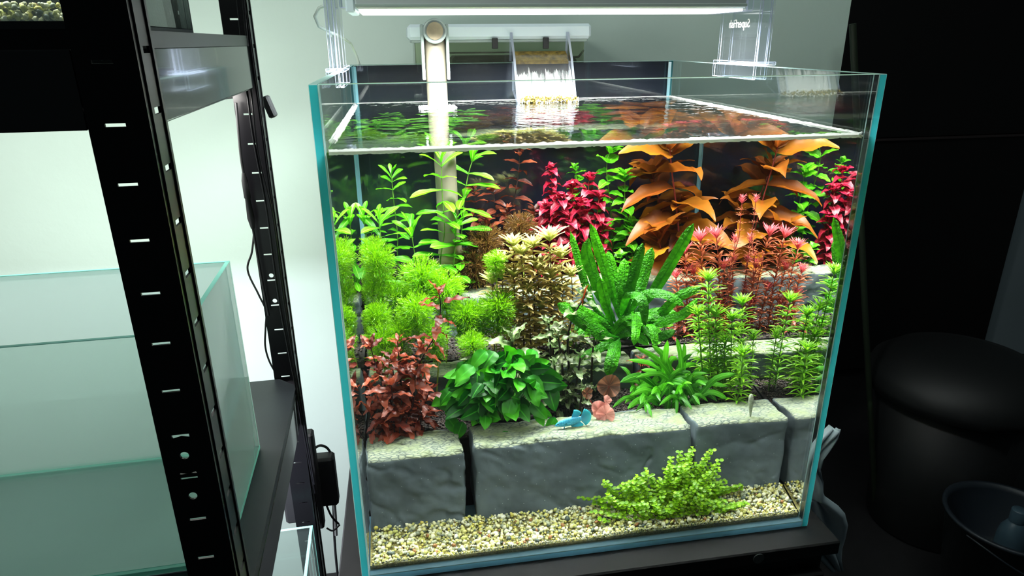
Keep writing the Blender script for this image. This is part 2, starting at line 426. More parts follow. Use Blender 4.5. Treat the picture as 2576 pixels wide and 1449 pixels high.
for sx in (-1, 1):
    mb = MB(); c = sx * (W / 2 - T)
    mb.add([(c, D / 2 - T - .004, .01), (c - sx * .004, D / 2 - T, .01), (c - sx * .004, D / 2 - T, H - .003), (c, D / 2 - T - .004, H - .003)], [(0, 1, 2, 3)])
    obj('silicone_seam', mb, M['seam'], tank)
    mb = MB()
    mb.add([(c - sx * .0002, -D / 2 + T + .0035, .01), (c - sx * .0035, -D / 2 + T + .0002, .01), (c - sx * .0035, -D / 2 + T + .0002, H - .003), (c - sx * .0002, -D / 2 + T + .0035, H - .003)], [(0, 1, 2, 3)])
    obj('silicone_seam', mb, M['acrylic'], tank)

# the water: one clear body inside the panes
e = .0004
x0, x1, y0, y1 = T + e, W - T - e, T + e, D - T - e
z0, z1 = .0097, HW
mb = MB()
mb.add([(x0, y0, z0), (x1, y0, z0), (x1, y0, z1), (x0, y0, z1)], [(0, 1, 2, 3)], 0)
mb.add([(x0, y1, z0), (x0, y0, z0), (x0, y0, z1), (x0, y1, z1)], [(0, 1, 2, 3)], 0)
mb.add([(x1, y0, z0), (x1, y1, z0), (x1, y1, z1), (x1, y0, z1)], [(0, 1, 2, 3)], 0)
mb.add([(x0, y0, z1), (x1, y0, z1), (x1, y1, z1), (x0, y1, z1)], [(0, 1, 2, 3)], 1)
wt = obj('water', mb, [M['water_side'], M['water_top']])
tag(wt, 'clear rippled water filling the rimless aquarium to just below its rim', 'water', kind='stuff')
# bumpy white strip at the waterline: lamp glint on the meniscus painted as colour
mb = MB()
def glint_strip(p, q, n, h, inward, mbb):
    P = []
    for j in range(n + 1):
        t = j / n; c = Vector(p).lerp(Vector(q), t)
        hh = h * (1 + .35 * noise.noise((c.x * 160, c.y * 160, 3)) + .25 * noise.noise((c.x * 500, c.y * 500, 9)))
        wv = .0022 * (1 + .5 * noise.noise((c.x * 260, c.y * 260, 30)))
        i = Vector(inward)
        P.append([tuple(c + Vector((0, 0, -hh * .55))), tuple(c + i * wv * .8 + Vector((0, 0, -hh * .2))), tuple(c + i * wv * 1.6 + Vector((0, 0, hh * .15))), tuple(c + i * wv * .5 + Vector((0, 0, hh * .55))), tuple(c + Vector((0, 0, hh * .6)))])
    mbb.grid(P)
glint_strip((x0 + .002, y0 + .0002, HW), (x1 - .001, y0 + .0002, HW), 300, .0052, (0, 1, 0), mb)
glint_strip((x1 - .0002, y0, HW), (x1 - .0002, y1 - .01, HW), 200, .0036, (-1, 0, 0), mb)
glint_strip((x0 + .0002, y0 + .08, HW), (x0 + .0002, y1 - .05, HW), 160, .0050, (1, 0, 0), mb)
glint_strip((x0, y1 - .0002, HW), (x1, y1 - .0002, HW), 200, .0014, (0, -1, 0), mb)
fo = obj('waterline_glint', mb, M['foam']); tag(fo, 'thin white line painting the lamp glint where the water meets the aquarium glass', 'foam', kind='stuff')

# ------------------------------------------------------------------ stones
def stone(x0, x1, y0, y1, z0, z1, seed, lean=.0, rough=.004, label='', cleft=1.0, slope=0.0):
    cx, cy, cz = (x0 + x1) / 2, (y0 + y1) / 2, z0
    lx, ly, lz = (x1 - x0) / 2, (y1 - y0) / 2, (z1 - z0)
    st_ = .0028
    nx, ny, nz = [max(4, int(q / st_)) for q in (2 * lx, 2 * ly, lz)]
    R = .005
    idx = {}; vs = []; fs = []; mi = []
    so = seed * 7.3
    def P(i, j, k):
        key = (i, j, k)
        if key in idx: return idx[key]
        p = Vector((-lx + 2 * lx * i / nx, -ly + 2 * ly * j / ny, lz * k / nz))
        q = Vector((min(max(p.x, -lx + R), lx - R), min(max(p.y, -ly + R), ly - R), min(max(p.z, R), lz - R)))
        d = p - q
        if d.length > 1e-9: p = q + d.normalized() * R * min(1, d.length / R * 1.0)
        n = d.normalized() if d.length > 1e-9 else Vector((0, 0, 0))
        # cleft slate relief: slanting flakes with sharp edges
        u = Vector((p.x * 26 + so, p.y * 22, p.z * 34 + p.x * 12))
        f1 = noise.fractal(u, .9, 2.1, 4)
        rd = 1 - abs(noise.noise(Vector((p.x * 15 + so + .4 * noise.noise(Vector((p.x * 50, so, p.z * 50))), 5, p.z * 24 + p.x * 12)))) * 2
        flake = max(0, rd - .72) * 5.5 * max(0, .2 + 1.6 * noise.noise(Vector((p.x * 16 + so, 9, p.z * 20))))
        a = f1 * rough * .6 - flake * rough * cleft
        if n.y < -.3: p.y += -a * 1.0
        elif n.z > .5:
            p.z += rough * .5 * noise.fractal(Vector((p.x * 60 + so, p.y * 80, 1)), 1, 2, 4) + slope * (p.y / ly) * .5
        else: p += n * a * .8
        p.x += .0035 * noise.noise(Vector((so, p.y * 30, p.z * 22))) * (1 if abs(n.x) > .3 else abs(p.x) / lx)
        p.y += .005 * noise.noise(Vector((p.x * 18 + so, 0, 3))) * (1 if n.y > .3 else 0) + lean * p.z / lz
        p.z += .003 * noise.noise(Vector((p.x * 12 + so, p.y * 14, 8))) * p.z / lz
        idx[key] = len(vs); vs.append(tuple(p)); return idx[key]
    def face(a, mt): fs.append(a); mi.append(mt)
    for i in range(nx):
        for k in range(nz):
            face((P(i, 0, k), P(i + 1, 0, k), P(i + 1, 0, k + 1), P(i, 0, k + 1)), 1 if k >= nz - 1 else 0)
            face((P(i, ny, k), P(i, ny, k + 1), P(i + 1, ny, k + 1), P(i + 1, ny, k)), 0)
        for j in range(ny):
            face((P(i, j, nz), P(i + 1, j, nz), P(i + 1, j + 1, nz), P(i, j + 1, nz)), 1)
    for j in range(ny):
        for k in range(nz):
            face((P(0, j, k), P(0, j, k + 1), P(0, j + 1, k + 1), P(0, j + 1, k)), 0)
            face((P(nx, j, k), P(nx, j + 1, k), P(nx, j + 1, k + 1), P(nx, j, k + 1)), 0)
    m_ = MB(); m_.add(vs, fs, 0, smooth=True); m_.m = mi
    o = obj('stone_block', m_, [M['stone'], M['stone_top']], loc=(cx, cy, cz))
    return tag(o, label, 'stone', 'slate grey stone blocks terracing the aquarium')
stone(.0125, .1365, .080, .166, .022, .1345, 1, .005, .0055, 'front row grey stone block at the left glass, its face the most deeply cleft', 1.1, -.004)
stone(.1495, .4455, .080, .165, .018, .1385, 2, .004, .0045, 'longest front row grey stone block, in the middle beside the dark gap', .7, -.004)
stone(.4530, .5870, .082, .172, .026, .1385, 3, .003, .0035, 'front row grey stone block at the right, behind the small-leaved clump', .4, -.003)
stone(.014, .205, .262, .325, .10, .181, 4, .0, .004, 'second row stone block at the left, hidden behind the red-brown and round-leaved plants')
stone(.212, .405, .262, .325, .10, .179, 5, .0, .004, 'second row stone block in the middle, just above the blue fish')
stone(.412, .586, .262, .322, .10, .181, 6, .0, .003, 'second row stone block at the right glass behind the yellow-green stems')
stone(.014, .150, .402, .462, .17, .262, 7, .0, .004, 'rear row stone block at the left, glimpsed through the feathery plants')
stone(.158, .302, .402, .462, .17, .256, 8, .0, .004, 'rear row stone block behind the cream and pink plant')
stone(.312, .586, .402, .466, .17, .268, 9, .0, .004, 'long rear row stone block behind the large fern and the pink bush')

# ------------------------------------------------------------------ gravel and soil
def ico(sub=1):
    import bmesh
    b = bmesh.new(); bmesh.ops.create_icosphere(b, subdivisions=sub, radius=1)
    v = np.array([x.co[:] for x in b.verts]); f = np.array([[x.index for x in q.verts] for q in b.faces]); b.free()
    return v, f
ICV, ICF = ico(1 + 0)
ICV2, ICF2 = ico(2)
def lumps(name, cs, rs, mats, parent, seed, v=ICV2, f=ICF2, flat=(1, .85, .65)):
    rg = np.random.RandomState(seed); n = len(cs)
    V = np.empty((n, len(v), 3), np.float32); A = np.zeros((n, len(v), 3), np.float32)
    for i in range(n):
        q = Quaternion(rg.normal(size=4)).normalized().to_matrix()
        sc = np.array(flat) * (1 + rg.uniform(-.2, .2, 3)) * rs[i]
        V[i] = (v * (1 + .12 * np.sin(v @ rg.normal(size=3) * 3))[:, None] * sc) @ np.array(q).T + cs[i]
        A[i, :, 2] = rg.rand()
    F = (f[None] + (np.arange(n) * len(v))[:, None, None]).reshape(-1, 3)
    me = bpy.data.meshes.new(name)
    me.vertices.add(n * len(v)); me.vertices.foreach_set('co', V.ravel())
    me.loops.add(len(F) * 3); me.loops.foreach_set('vertex_index', F.ravel().astype(np.int32))
    me.polygons.add(len(F)); me.polygons.foreach_set('loop_start', np.arange(0, len(F) * 3, 3)); 
    me.polygons.foreach_set('use_smooth', np.ones(len(F), bool))
    me.update(calc_edges=True)
    a = me.attributes.new('luv', 'FLOAT_VECTOR', 'POINT'); a.data.foreach_set('vector', A.ravel())
    for mt in mats: me.materials.append(mt)
    return obj(name, me, mats, parent)
gz = lambda x, y: .0175 + .20 * y + .0012 * math.sin(x * 40) + .003 * max(0, (x - .5)) / .1
gb = thing('gravel_bed', 'strip of mixed pale yellow gravel in front of the front stones', 'gravel', (.3, .05, .0093))
mb = MB()
P = [[(.0105 + .579 * i / 40 - .3, .0105 + .073 * j / 8 - .05, gz(.0105 + .579 * i / 40, .0105 + .073 * j / 8) - .0055 - .0093) for i in range(41)] for j in range(9)]
mb.grid(P)
mb.add([(-.2895, -.0395, 0), (.2895, -.0395, 0), (.2895, -.0395, .006), (-.2895, -.0395, .006)], [(0, 1, 2, 3)])
obj('bed', mb, M['gravel_base'], gb)
rg = np.random.RandomState(5)
C1 = []; R1 = []
for k in range(5200):
    r = rg.choice([.0017, .0023, .0029, .0037], p=[.3, .36, .25, .09])
    x = rg.uniform(.0115 + r, .5885 - r); y = rg.uniform(.0105 + r, .088)
    C1.append((x - .3, y - .05, gz(x, y) - rg.uniform(0.001, .0055) - .0093 + (.002 if r > .003 else 0))); R1.append(r)
for k in range(2600):      # the section pressed against the front glass
    r = rg.uniform(.0011, .0021); x = rg.uniform(.013, .587)
    C1.append((x - .3, .0103 + r - .05, rg.uniform(.0012, gz(x, .01) - .0093))); R1.append(r)
C1 = np.array(C1); R1 = np.array(R1)
key = R1 * 1.0 - (C1[:, 1] + .05) * .004; key[5200:] = -1
order = np.argsort(-key); big, rest = order[:300], order[300:]
lumps('gravel', C1[rest], R1[rest], [M['gravel']], gb, 11, ICV, ICF)['kind'] = 'stuff'
pm = []
for k in range(14):
    o = lumps('pebble', np.zeros((1, 3)), np.array([1.0]), [M['gravel']], gb, 50 + k)
    pm.append(o.data); 
    bpy.data.objects.remove(o)
for i in big:
    o = obj('pebble', pm[i % 14], [], gb, loc=tuple(C1[i])); o.scale = (R1[i],) * 3; o.rotation_euler = (uni(0, 6), uni(0, 6), uni(0, 6))

def terrace(y0, y1, z0, zf, nm, label, n, seed):
    t = thing('soil_terrace', label, 'soil', (.3, (y0 + y1) / 2, z0), 'dark soil terraces behind the stones')
    cy = (y0 + y1) / 2
    m_ = MB(); z = lambda x, y: zf(y) + .003 * noise.noise(Vector((x * 25, y * 25, seed)))
    m_.grid([[(.011 + .578 * i / 50 - .3, y0 + (y1 - y0) * j / 8 - cy, z(.011 + .578 * i / 50, y0 + (y1 - y0) * j / 8) - z0 - .002) for i in range(51)] for j in range(9)])
    a = (-.289, y0 - cy, 0); m_.add([a, (.289, y0 - cy, 0), (.289, y0 - cy, zf(y0) - z0 - .005), (-.289, y0 - cy, zf(y0) - z0 - .005)], [(0, 1, 2, 3)])
    obj('bed', m_, M['soil_base'], t)
    rg = np.random.RandomState(seed); C = []; R = []
    for k in range(n):
        r = rg.uniform(.0013, .0024); x = rg.uniform(.014, .586); y = rg.uniform(y0 + .002, y1 - .002)
        C.append((x - .3, y - cy, z(x, y) - z0 - r * rg.uniform(0, 1.2))); R.append(r)
    lumps('soil_grains', np.array(C), np.array(R), [M['soil']], t, seed, ICV, ICF, (1, .95, .9))['kind'] = 'stuff'
def soilz(y):
    if y < .29: return .122 + (y - .15) * .12
    if y < .43: return .186 + (y - .32) * .12
    return .258 + (y - .46) * .2
terrace(.160, .265, .012, soilz, '', 'dark brown granular soil behind the front stones, where the lowest plants root', 5200, 21)
terrace(.318, .404, .012, soilz, '', 'dark soil on the second terrace under the large fern and pink bush', 2600, 22)
terrace(.458, .582, .012, soilz, '', 'dark soil on the rear terrace under the tallest plants', 2200, 23)

# ------------------------------------------------------------------ leaves
def leaf_mesh(name, mat, wid=.3, shape='lance', curl=.2, fold=.15, wave=0.0, nx=9, ny=3, droop=.0, z=0, seed=0, tipcurl=0):
    """unit-length leaf along +X, upper face +Z"""
    rr = random.Random(seed); vs = []; at = []; P_ = []
    for i in range(nx + 1):
        t = i / nx
        if shape == 'lance': w_ = (math.sin(math.pi * min(1, t * 1.02) ** .85)) ** .85
        elif shape == 'ovate': w_ = (math.sin(math.pi * t ** .66)) ** .75
        elif shape == 'round': w_ = math.sqrt(max(0, 1 - (2 * t - 1) ** 2)) if t > .12 else .28
        elif shape == 'strap': w_ = min(1, t * 5 + .25) * (1 - max(0, (t - .75) / .25) ** 2) ** .5 if t < 1 else 0
        elif shape == 'spoon': w_ = (.25 + .75 * min(1, t * 1.5)) * (1 - max(0, (t - .6) / .4) ** 2.4) ** .5 if t < 1 else 0
        else: w_ = math.sin(math.pi * t)
        w_ = max(w_, .03) * wid / 2
        an = curl * t; cx = t * (1 - curl * curl * t * t / 6); cz = droop * t - curl * t * t / 2 - tipcurl * max(0, t - .7) ** 2 * 4
        row = []
        for j in range(ny + 1):
            s = -1 + 2 * j / ny
            wv = wave * math.sin(t * 17 + seed + (0 if s > 0 else 1.7)) * abs(s) * wid
            row.append((cx, s * w_ * (1 + (wave * .8) * math.sin(t * 23 + seed * 2) * abs(s)), cz + abs(s) * fold * w_ * 2 + wv))
            at.append((t, s, z))
        P_.append(row)
    m_ = MB(); m_.grid(P_, 0, at)
    me = m_.mesh(name, [mat]); return me
def leaf_set(name, mat, n, **kw):
    out = []
    for k in range(n):
        q = dict(kw); q['curl'] = kw.get('curl', .2) * uni(.4, 1.7); q['seed'] = k * 3 + 1; q['fold'] = kw.get('fold', .15) * uni(.5, 1.5)
        q['wid'] = kw.get('wid', .3) * uni(.88, 1.12)
        out.append(leaf_mesh(name, mat, **q))
    return out
L = {}
L['hygro_m'] = leaf_mat('lime_lance_leaf', srgb(76, 164, 12), srgb(112, 196, 20), srgb(50, 150, 10), srgb(190, 240, 110), .5, var=.35)
L['brown_m'] = leaf_mat('coppery_leaf', srgb(104, 44, 28), srgb(168, 84, 54), srgb(58, 20, 16), srgb(150, 80, 50), .4, var=.55)
L['crim_m'] = leaf_mat('crimson_leaf', srgb(150, 10, 36), srgb(200, 36, 70), srgb(96, 6, 26), srgb(214, 80, 100), .4, var=.45)
L['bac_m'] = leaf_mat('round_green_leaf', srgb(84, 180, 20), srgb(122, 208, 32), srgb(40, 130, 14), srgb(170, 236, 90), .5, var=.35)
L['or_m'] = leaf_mat('amber_leaf', srgb(148, 98, 16), srgb(184, 118, 26), srgb(104, 44, 14), srgb(176, 84, 30), .5, var=.45, gloss=.02)
L['rot_m'] = leaf_mat('coppery_needle', srgb(186, 98, 58), srgb(224, 134, 100), srgb(150, 76, 34), None, .4, var=.4)
L['rotp_m'] = leaf_mat('pink_needle', srgb(214, 90, 96), srgb(232, 122, 130), srgb(190, 70, 76), None, .4, var=.3)
L['lime_m'] = leaf_mat('yellow_green_needle', srgb(108, 178, 22), srgb(160, 216, 46), srgb(62, 132, 18), None, .45, var=.3)
L['cream_m'] = leaf_mat('cream_leaf', srgb(180, 196, 84), srgb(232, 226, 160), srgb(150, 150, 60), srgb(214, 210, 130), .4, var=.3)
L['creamp_m'] = leaf_mat('pinkish_cream_leaf', srgb(214, 200, 116), srgb(238, 206, 156), srgb(176, 160, 84), srgb(226, 206, 140), .55, var=.4)
L['ludw_m'] = leaf_mat('red_brown_leaf', srgb(142, 58, 34), srgb(188, 94, 60), srgb(92, 30, 18), srgb(150, 60, 40), .35, var=.6)
L['crypt_m'] = leaf_mat('olive_wavy_leaf', srgb(96, 130, 70), srgb(140, 164, 112), srgb(58, 60, 34), srgb(150, 160, 110), .3, var=.5)
L['red_m'] = leaf_mat('red_new_leaf', srgb(150, 50, 26), srgb(170, 70, 30), srgb(90, 30, 16), None, .3)
L['anub_m'] = leaf_mat('glossy_green_leaf', srgb(28, 140, 12), srgb(84, 186, 22), srgb(6, 74, 8), srgb(70, 176, 40), .35, var=.6, gloss=.018)
L['fern_m'] = leaf_mat('blistered_fern_leaf', srgb(34, 124, 8), srgb(84, 186, 16), srgb(8, 62, 4), srgb(20, 90, 10), .4, bump=1.0, var=.35, gloss=.02, blotch=150)
L['sfern_m'] = leaf_mat('narrow_fern_leaf', srgb(40, 142, 12), srgb(98, 196, 28), srgb(20, 90, 8), srgb(120, 210, 60), .4, var=.4, blotch=0)
L['clump_m'] = leaf_mat('small_round_leaf', srgb(120, 186, 16), srgb(176, 218, 32), srgb(70, 130, 12), None, .45, var=.35)
L['feath_m'] = leaf_mat('feathery_leaf', srgb(92, 160, 6), srgb(150, 208, 14), srgb(66, 130, 6), None, .5, var=.2)
L['feathb_m'] = leaf_mat('brown_feathery_leaf', srgb(96, 70, 26), srgb(130, 96, 44), srgb(70, 46, 20), None, .5, var=.3)
L['lotus_m'] = leaf_mat('pink_lotus_leaf', srgb(226, 150, 140), srgb(236, 172, 160), srgb(196, 110, 104), srgb(206, 120, 112), .4)
L['lotusb_m'] = leaf_mat('brown_lotus_leaf', srgb(92, 66, 46), srgb(110, 80, 54), srgb(90, 50, 40), srgb(150, 90, 60), .4)
STEM = {k: solid(k + '_stem', c, .6) for k, c in dict(green=srgb(70, 110, 24), dark=srgb(34, 14, 12), red=srgb(130, 40, 36), brown=srgb(90, 40, 24), pale=srgb(140, 160, 60)).items()}

def whorl_mesh(name, mat, n, wid, elev, curl, seed, shape='lance', jit=.12):
    rr = random.Random(seed); m_ = MB()
    base = leaf_mesh('tmp', mat, wid, shape, curl, .25, 0, 4, 2)
    V0 = [v.co.copy() for v in base.vertices]; F0 = [tuple(p.vertices) for p in base.polygons]
    A0 = [tuple(a.vector) for a in base.attributes['luv'].data]
    bpy.data.meshes.remove(base)
    for k in range(n):
        az = 2 * math.pi * (k + rr.uniform(-.25, .25)) / n; el = elev + rr.uniform(-jit, jit)
        s = rr.uniform(.8, 1.08)
        R = Matrix.Rotation(az, 3, 'Z') @ Matrix.Rotation(-el, 3, 'Y')
        z = rr.random()
        m_.add([R @ (v * s) + Vector((0, 0, rr.uniform(-.03, .03))) for v in V0], F0, 0, [(a[0], a[1], z) for a in A0], True)
    return m_.mesh(name, [mat])

SPEC = {
 'hygro': dict(leaf=leaf_set('leaf', L['hygro_m'], 5, wid=.27, shape='spoon', curl=.6, fold=.15, wave=.03), stem='green', sr=.0013, gap=.017, ln=.046, mode='pair', e0=1.15, e1=.05, cat='water plant'),
 'brown': dict(leaf=leaf_set('leaf', L['brown_m'], 5, wid=.42, curl=.7, fold=.2, wave=.05), stem='dark', sr=.0012, gap=.0135, ln=.030, mode='pair', e0=1.0, e1=.1, cat='water plant'),
 'crimson': dict(leaf=leaf_set('leaf', L['crim_m'], 5, wid=.72, shape='ovate', curl=.8, fold=.25, wave=.08), stem='red', sr=.0012, gap=.0085, ln=.025, mode='pair', e0=1.0, e1=.1, cat='water plant'),
 'bacopa': dict(leaf=leaf_set('leaf', L['bac_m'], 5, wid=.74, shape='ovate', curl=.6, fold=.2, wave=.05), stem='green', sr=.0012, gap=.0165, ln=.030, mode='pair', e0=.9, e1=.15, cat='water plant'),
 'orange': dict(leaf=leaf_set('leaf', L['or_m'], 6, wid=.46, shape='ovate', curl=.5, fold=.18, wave=.05, nx=12, ny=4, tipcurl=.3), stem='red', sr=.002, gap=.025, ln=.094, mode='pair', e0=.95, e1=.1, cat='water plant'),
 'ludw': dict(leaf=leaf_set('leaf', L['ludw_m'], 6, wid=.30, curl=.6, fold=.2, wave=.16, nx=12), stem='dark', sr=.0012, gap=.0078, ln=.036, mode='spiral', e0=1.0, e1=.0, cat='water plant'),
 'crypt': dict(leaf=leaf_set('leaf', L['crypt_m'], 6, wid=.34, curl=.5, fold=.25, wave=.2, nx=12), stem='dark', sr=.0022, gap=.010, ln=.038, mode='spiral', e0=1.1, e1=.1, cat='water plant'),
 'rotala': dict(whorl=[[whorl_mesh('leaf_whorl', L['rotp_m'], 9, .13, .95, .2, k) for k in range(3)], [whorl_mesh('leaf_whorl', L['rot_m'], 7, .125, .6, .5, k + 9, jit=.3) for k in range(4)]], stem='red', sr=.0010, gap=.0110, ln=.026, mode='whorl', cat='water plant'),
 'lime': dict(whorl=[[whorl_mesh('leaf_whorl', L['lime_m'], 10, .16, .85, .3, k) for k in range(3)], [whorl_mesh('leaf_whorl', L['lime_m'], 9, .15, .5, .7, k + 9) for k in range(4)]], stem='green', sr=.0011, gap=.0125, ln=.025, mode='whorl', cat='water plant'),
 'cream': dict(whorl=[[whorl_mesh('leaf_whorl', L['cream_m'], 9, .2, .8, .3, k) for k in range(3)], [whorl_mesh('leaf_whorl', L['creamp_m'], 5, .2, .35, .5, k + 9, jit=.3) for k in range(4)]], stem='brown', sr=.0010, gap=.0125, ln=.032, mode='whorl', cat='water plant'),
}
def frame(d, up=Vector((0, 0, 1))):
    d = d.normalized(); y = up.cross(d)
    if y.length < 1e-3: y = Vector((1, 0, 0)).cross(d)
    y.normalize(); z = d.cross(y)
    return Matrix((d, y, z)).transposed()
LIM = (.0115, .5885, .0115, .581)
def clampdir(p, d, ln):
    """turn a leaf that would reach through a pane back along it"""
    for k in range(6):
        q = p + d * ln; bad = False
        if q.x < LIM[0] or q.x > LIM[1]: d.x *= .5 if k < 4 else 0; bad = True
        if q.y < LIM[2] or q.y > LIM[3]: d.y *= .5 if k < 4 else 0; bad = True
        if q.z > HW - .002: d.z = d.z * .4 - .15; bad = True
        if d.length < .1: d = Vector((0, -.2, -1))
        d.normalize()
        if not bad: break
    return d
def resample(pts, gap):
    pts = [Vector(p) for p in pts]
    # smooth the polyline
    S_ = []
    for i in range(len(pts) - 1):
        a = pts[max(i - 1, 0)]; b = pts[i]; c = pts[i + 1]; d = pts[min(i + 2, len(pts) - 1)]
        for k in range(8):
            t = k / 8
            S_.append(.5 * ((2 * b) + (c - a) * t + (2 * a - 5 * b + 4 * c - d) * t * t + (3 * b - a - 3 * c + d) * t ** 3))
    S_.append(pts[-1])
    return S_
def add_shoot(root, path, sc, sp):
    q = SPEC[sp]; base = Vector(root.location)
    S_ = resample([p for p in path], .01)
    S_[0].z = soilz(S_[0].y) - .004
    mbs = MB(); Ls = [Vector(p) - base for p in S_]
    mbs.tube(Ls, [q['sr'] * (1 - .5 * i / len(Ls)) for i in range(len(Ls))], 6)
    so = obj('stem', mbs, STEM[q['stem']], root)
    cum = [0]
    for i in range(1, len(S_)): cum.append(cum[-1] + (S_[i] - S_[i - 1]).length)
    tot = cum[-1]; s = 0; node = 0; gap = q['gap'] * (sc if q['mode'] != 'whorl' else 1)
    phase = uni(0, 6.28)
    while s < tot * (.93 if tot > .06 else .8):
        d_ = tot - s
        i = max(k for k in range(len(cum)) if cum[k] <= d_ + 1e-9); i = min(i, len(S_) - 2)
        t = (d_ - cum[i]) / max(1e-6, cum[i + 1] - cum[i]); p = S_[i].lerp(S_[i + 1], t)
        ax = (S_[i + 1] - S_[i]).normalized()
        prog = min(1, node / 4)
        if q['mode'] == 'whorl':
            young = node < 3
            ms = q['whorl'][0 if young else 1]; me = ms[int(rnd() * len(ms))]
            ln = q['ln'] * sc * ([.55, .8, .95][node] if node < 3 else 1) * uni(.9, 1.08)
            for lo, hi, c in ((LIM[0], LIM[1], p.x), (LIM[2], LIM[3], p.y)): ln = min(ln, max(.004, min(c - lo, hi - c) * 1.15))
            R = ax.to_track_quat('Z', 'Y').to_matrix().to_4x4() @ Matrix.Rotation(uni(0, 6.28), 4, 'Z')
            o = obj('leaf_whorl', me, [], so)
            o.matrix_local = Matrix.Translation(p - base) @ R @ Matrix.Scale(ln, 4)
            s += gap * (.35 if node < 2 else .8 if node < 4 else 1) * uni(.85, 1.15)
        else:
            a0 = Vector((0, 0, 1)).cross(ax) if abs(ax.z) < .98 else Vector((1, 0, 0))
            a0.normalize()
            k_ = 2 if q['mode'] == 'pair' else 1
            if node == 0: k_ = 3
            for k in range(k_):
                az = phase + (node * math.pi / 2 + k * math.pi if q['mode'] == 'pair' else node * 2.4 + k * 2.1) + uni(-.25, .25)
                el = q['e0'] * (1 - prog) + q['e1'] * prog + uni(-.25, .25)
                rad = Matrix.Rotation(az, 3, ax) @ a0
                d = rad * math.cos(el) + ax * math.sin(el)
                ln = q['ln'] * sc * (.5 + .5 * min(1, (node + .6) / 2.5)) * uni(.85, 1.15)
                d = clampdir(p, d, ln)
                me = q['leaf'][int(rnd() * len(q['leaf']))]
                o = obj('leaf', me, [], so)
                Rm = frame(d, ax * .5 + Vector((0, -.35, 1))).to_4x4() @ Matrix.Rotation(uni(-.4, .4), 4, 'X')
                o.matrix_local = Matrix.Translation(p - base) @ Rm @ Matrix.Scale(ln, 4)
            s += gap * (.4 if node < 2 else 1) * uni(.85, 1.15)
        node += 1
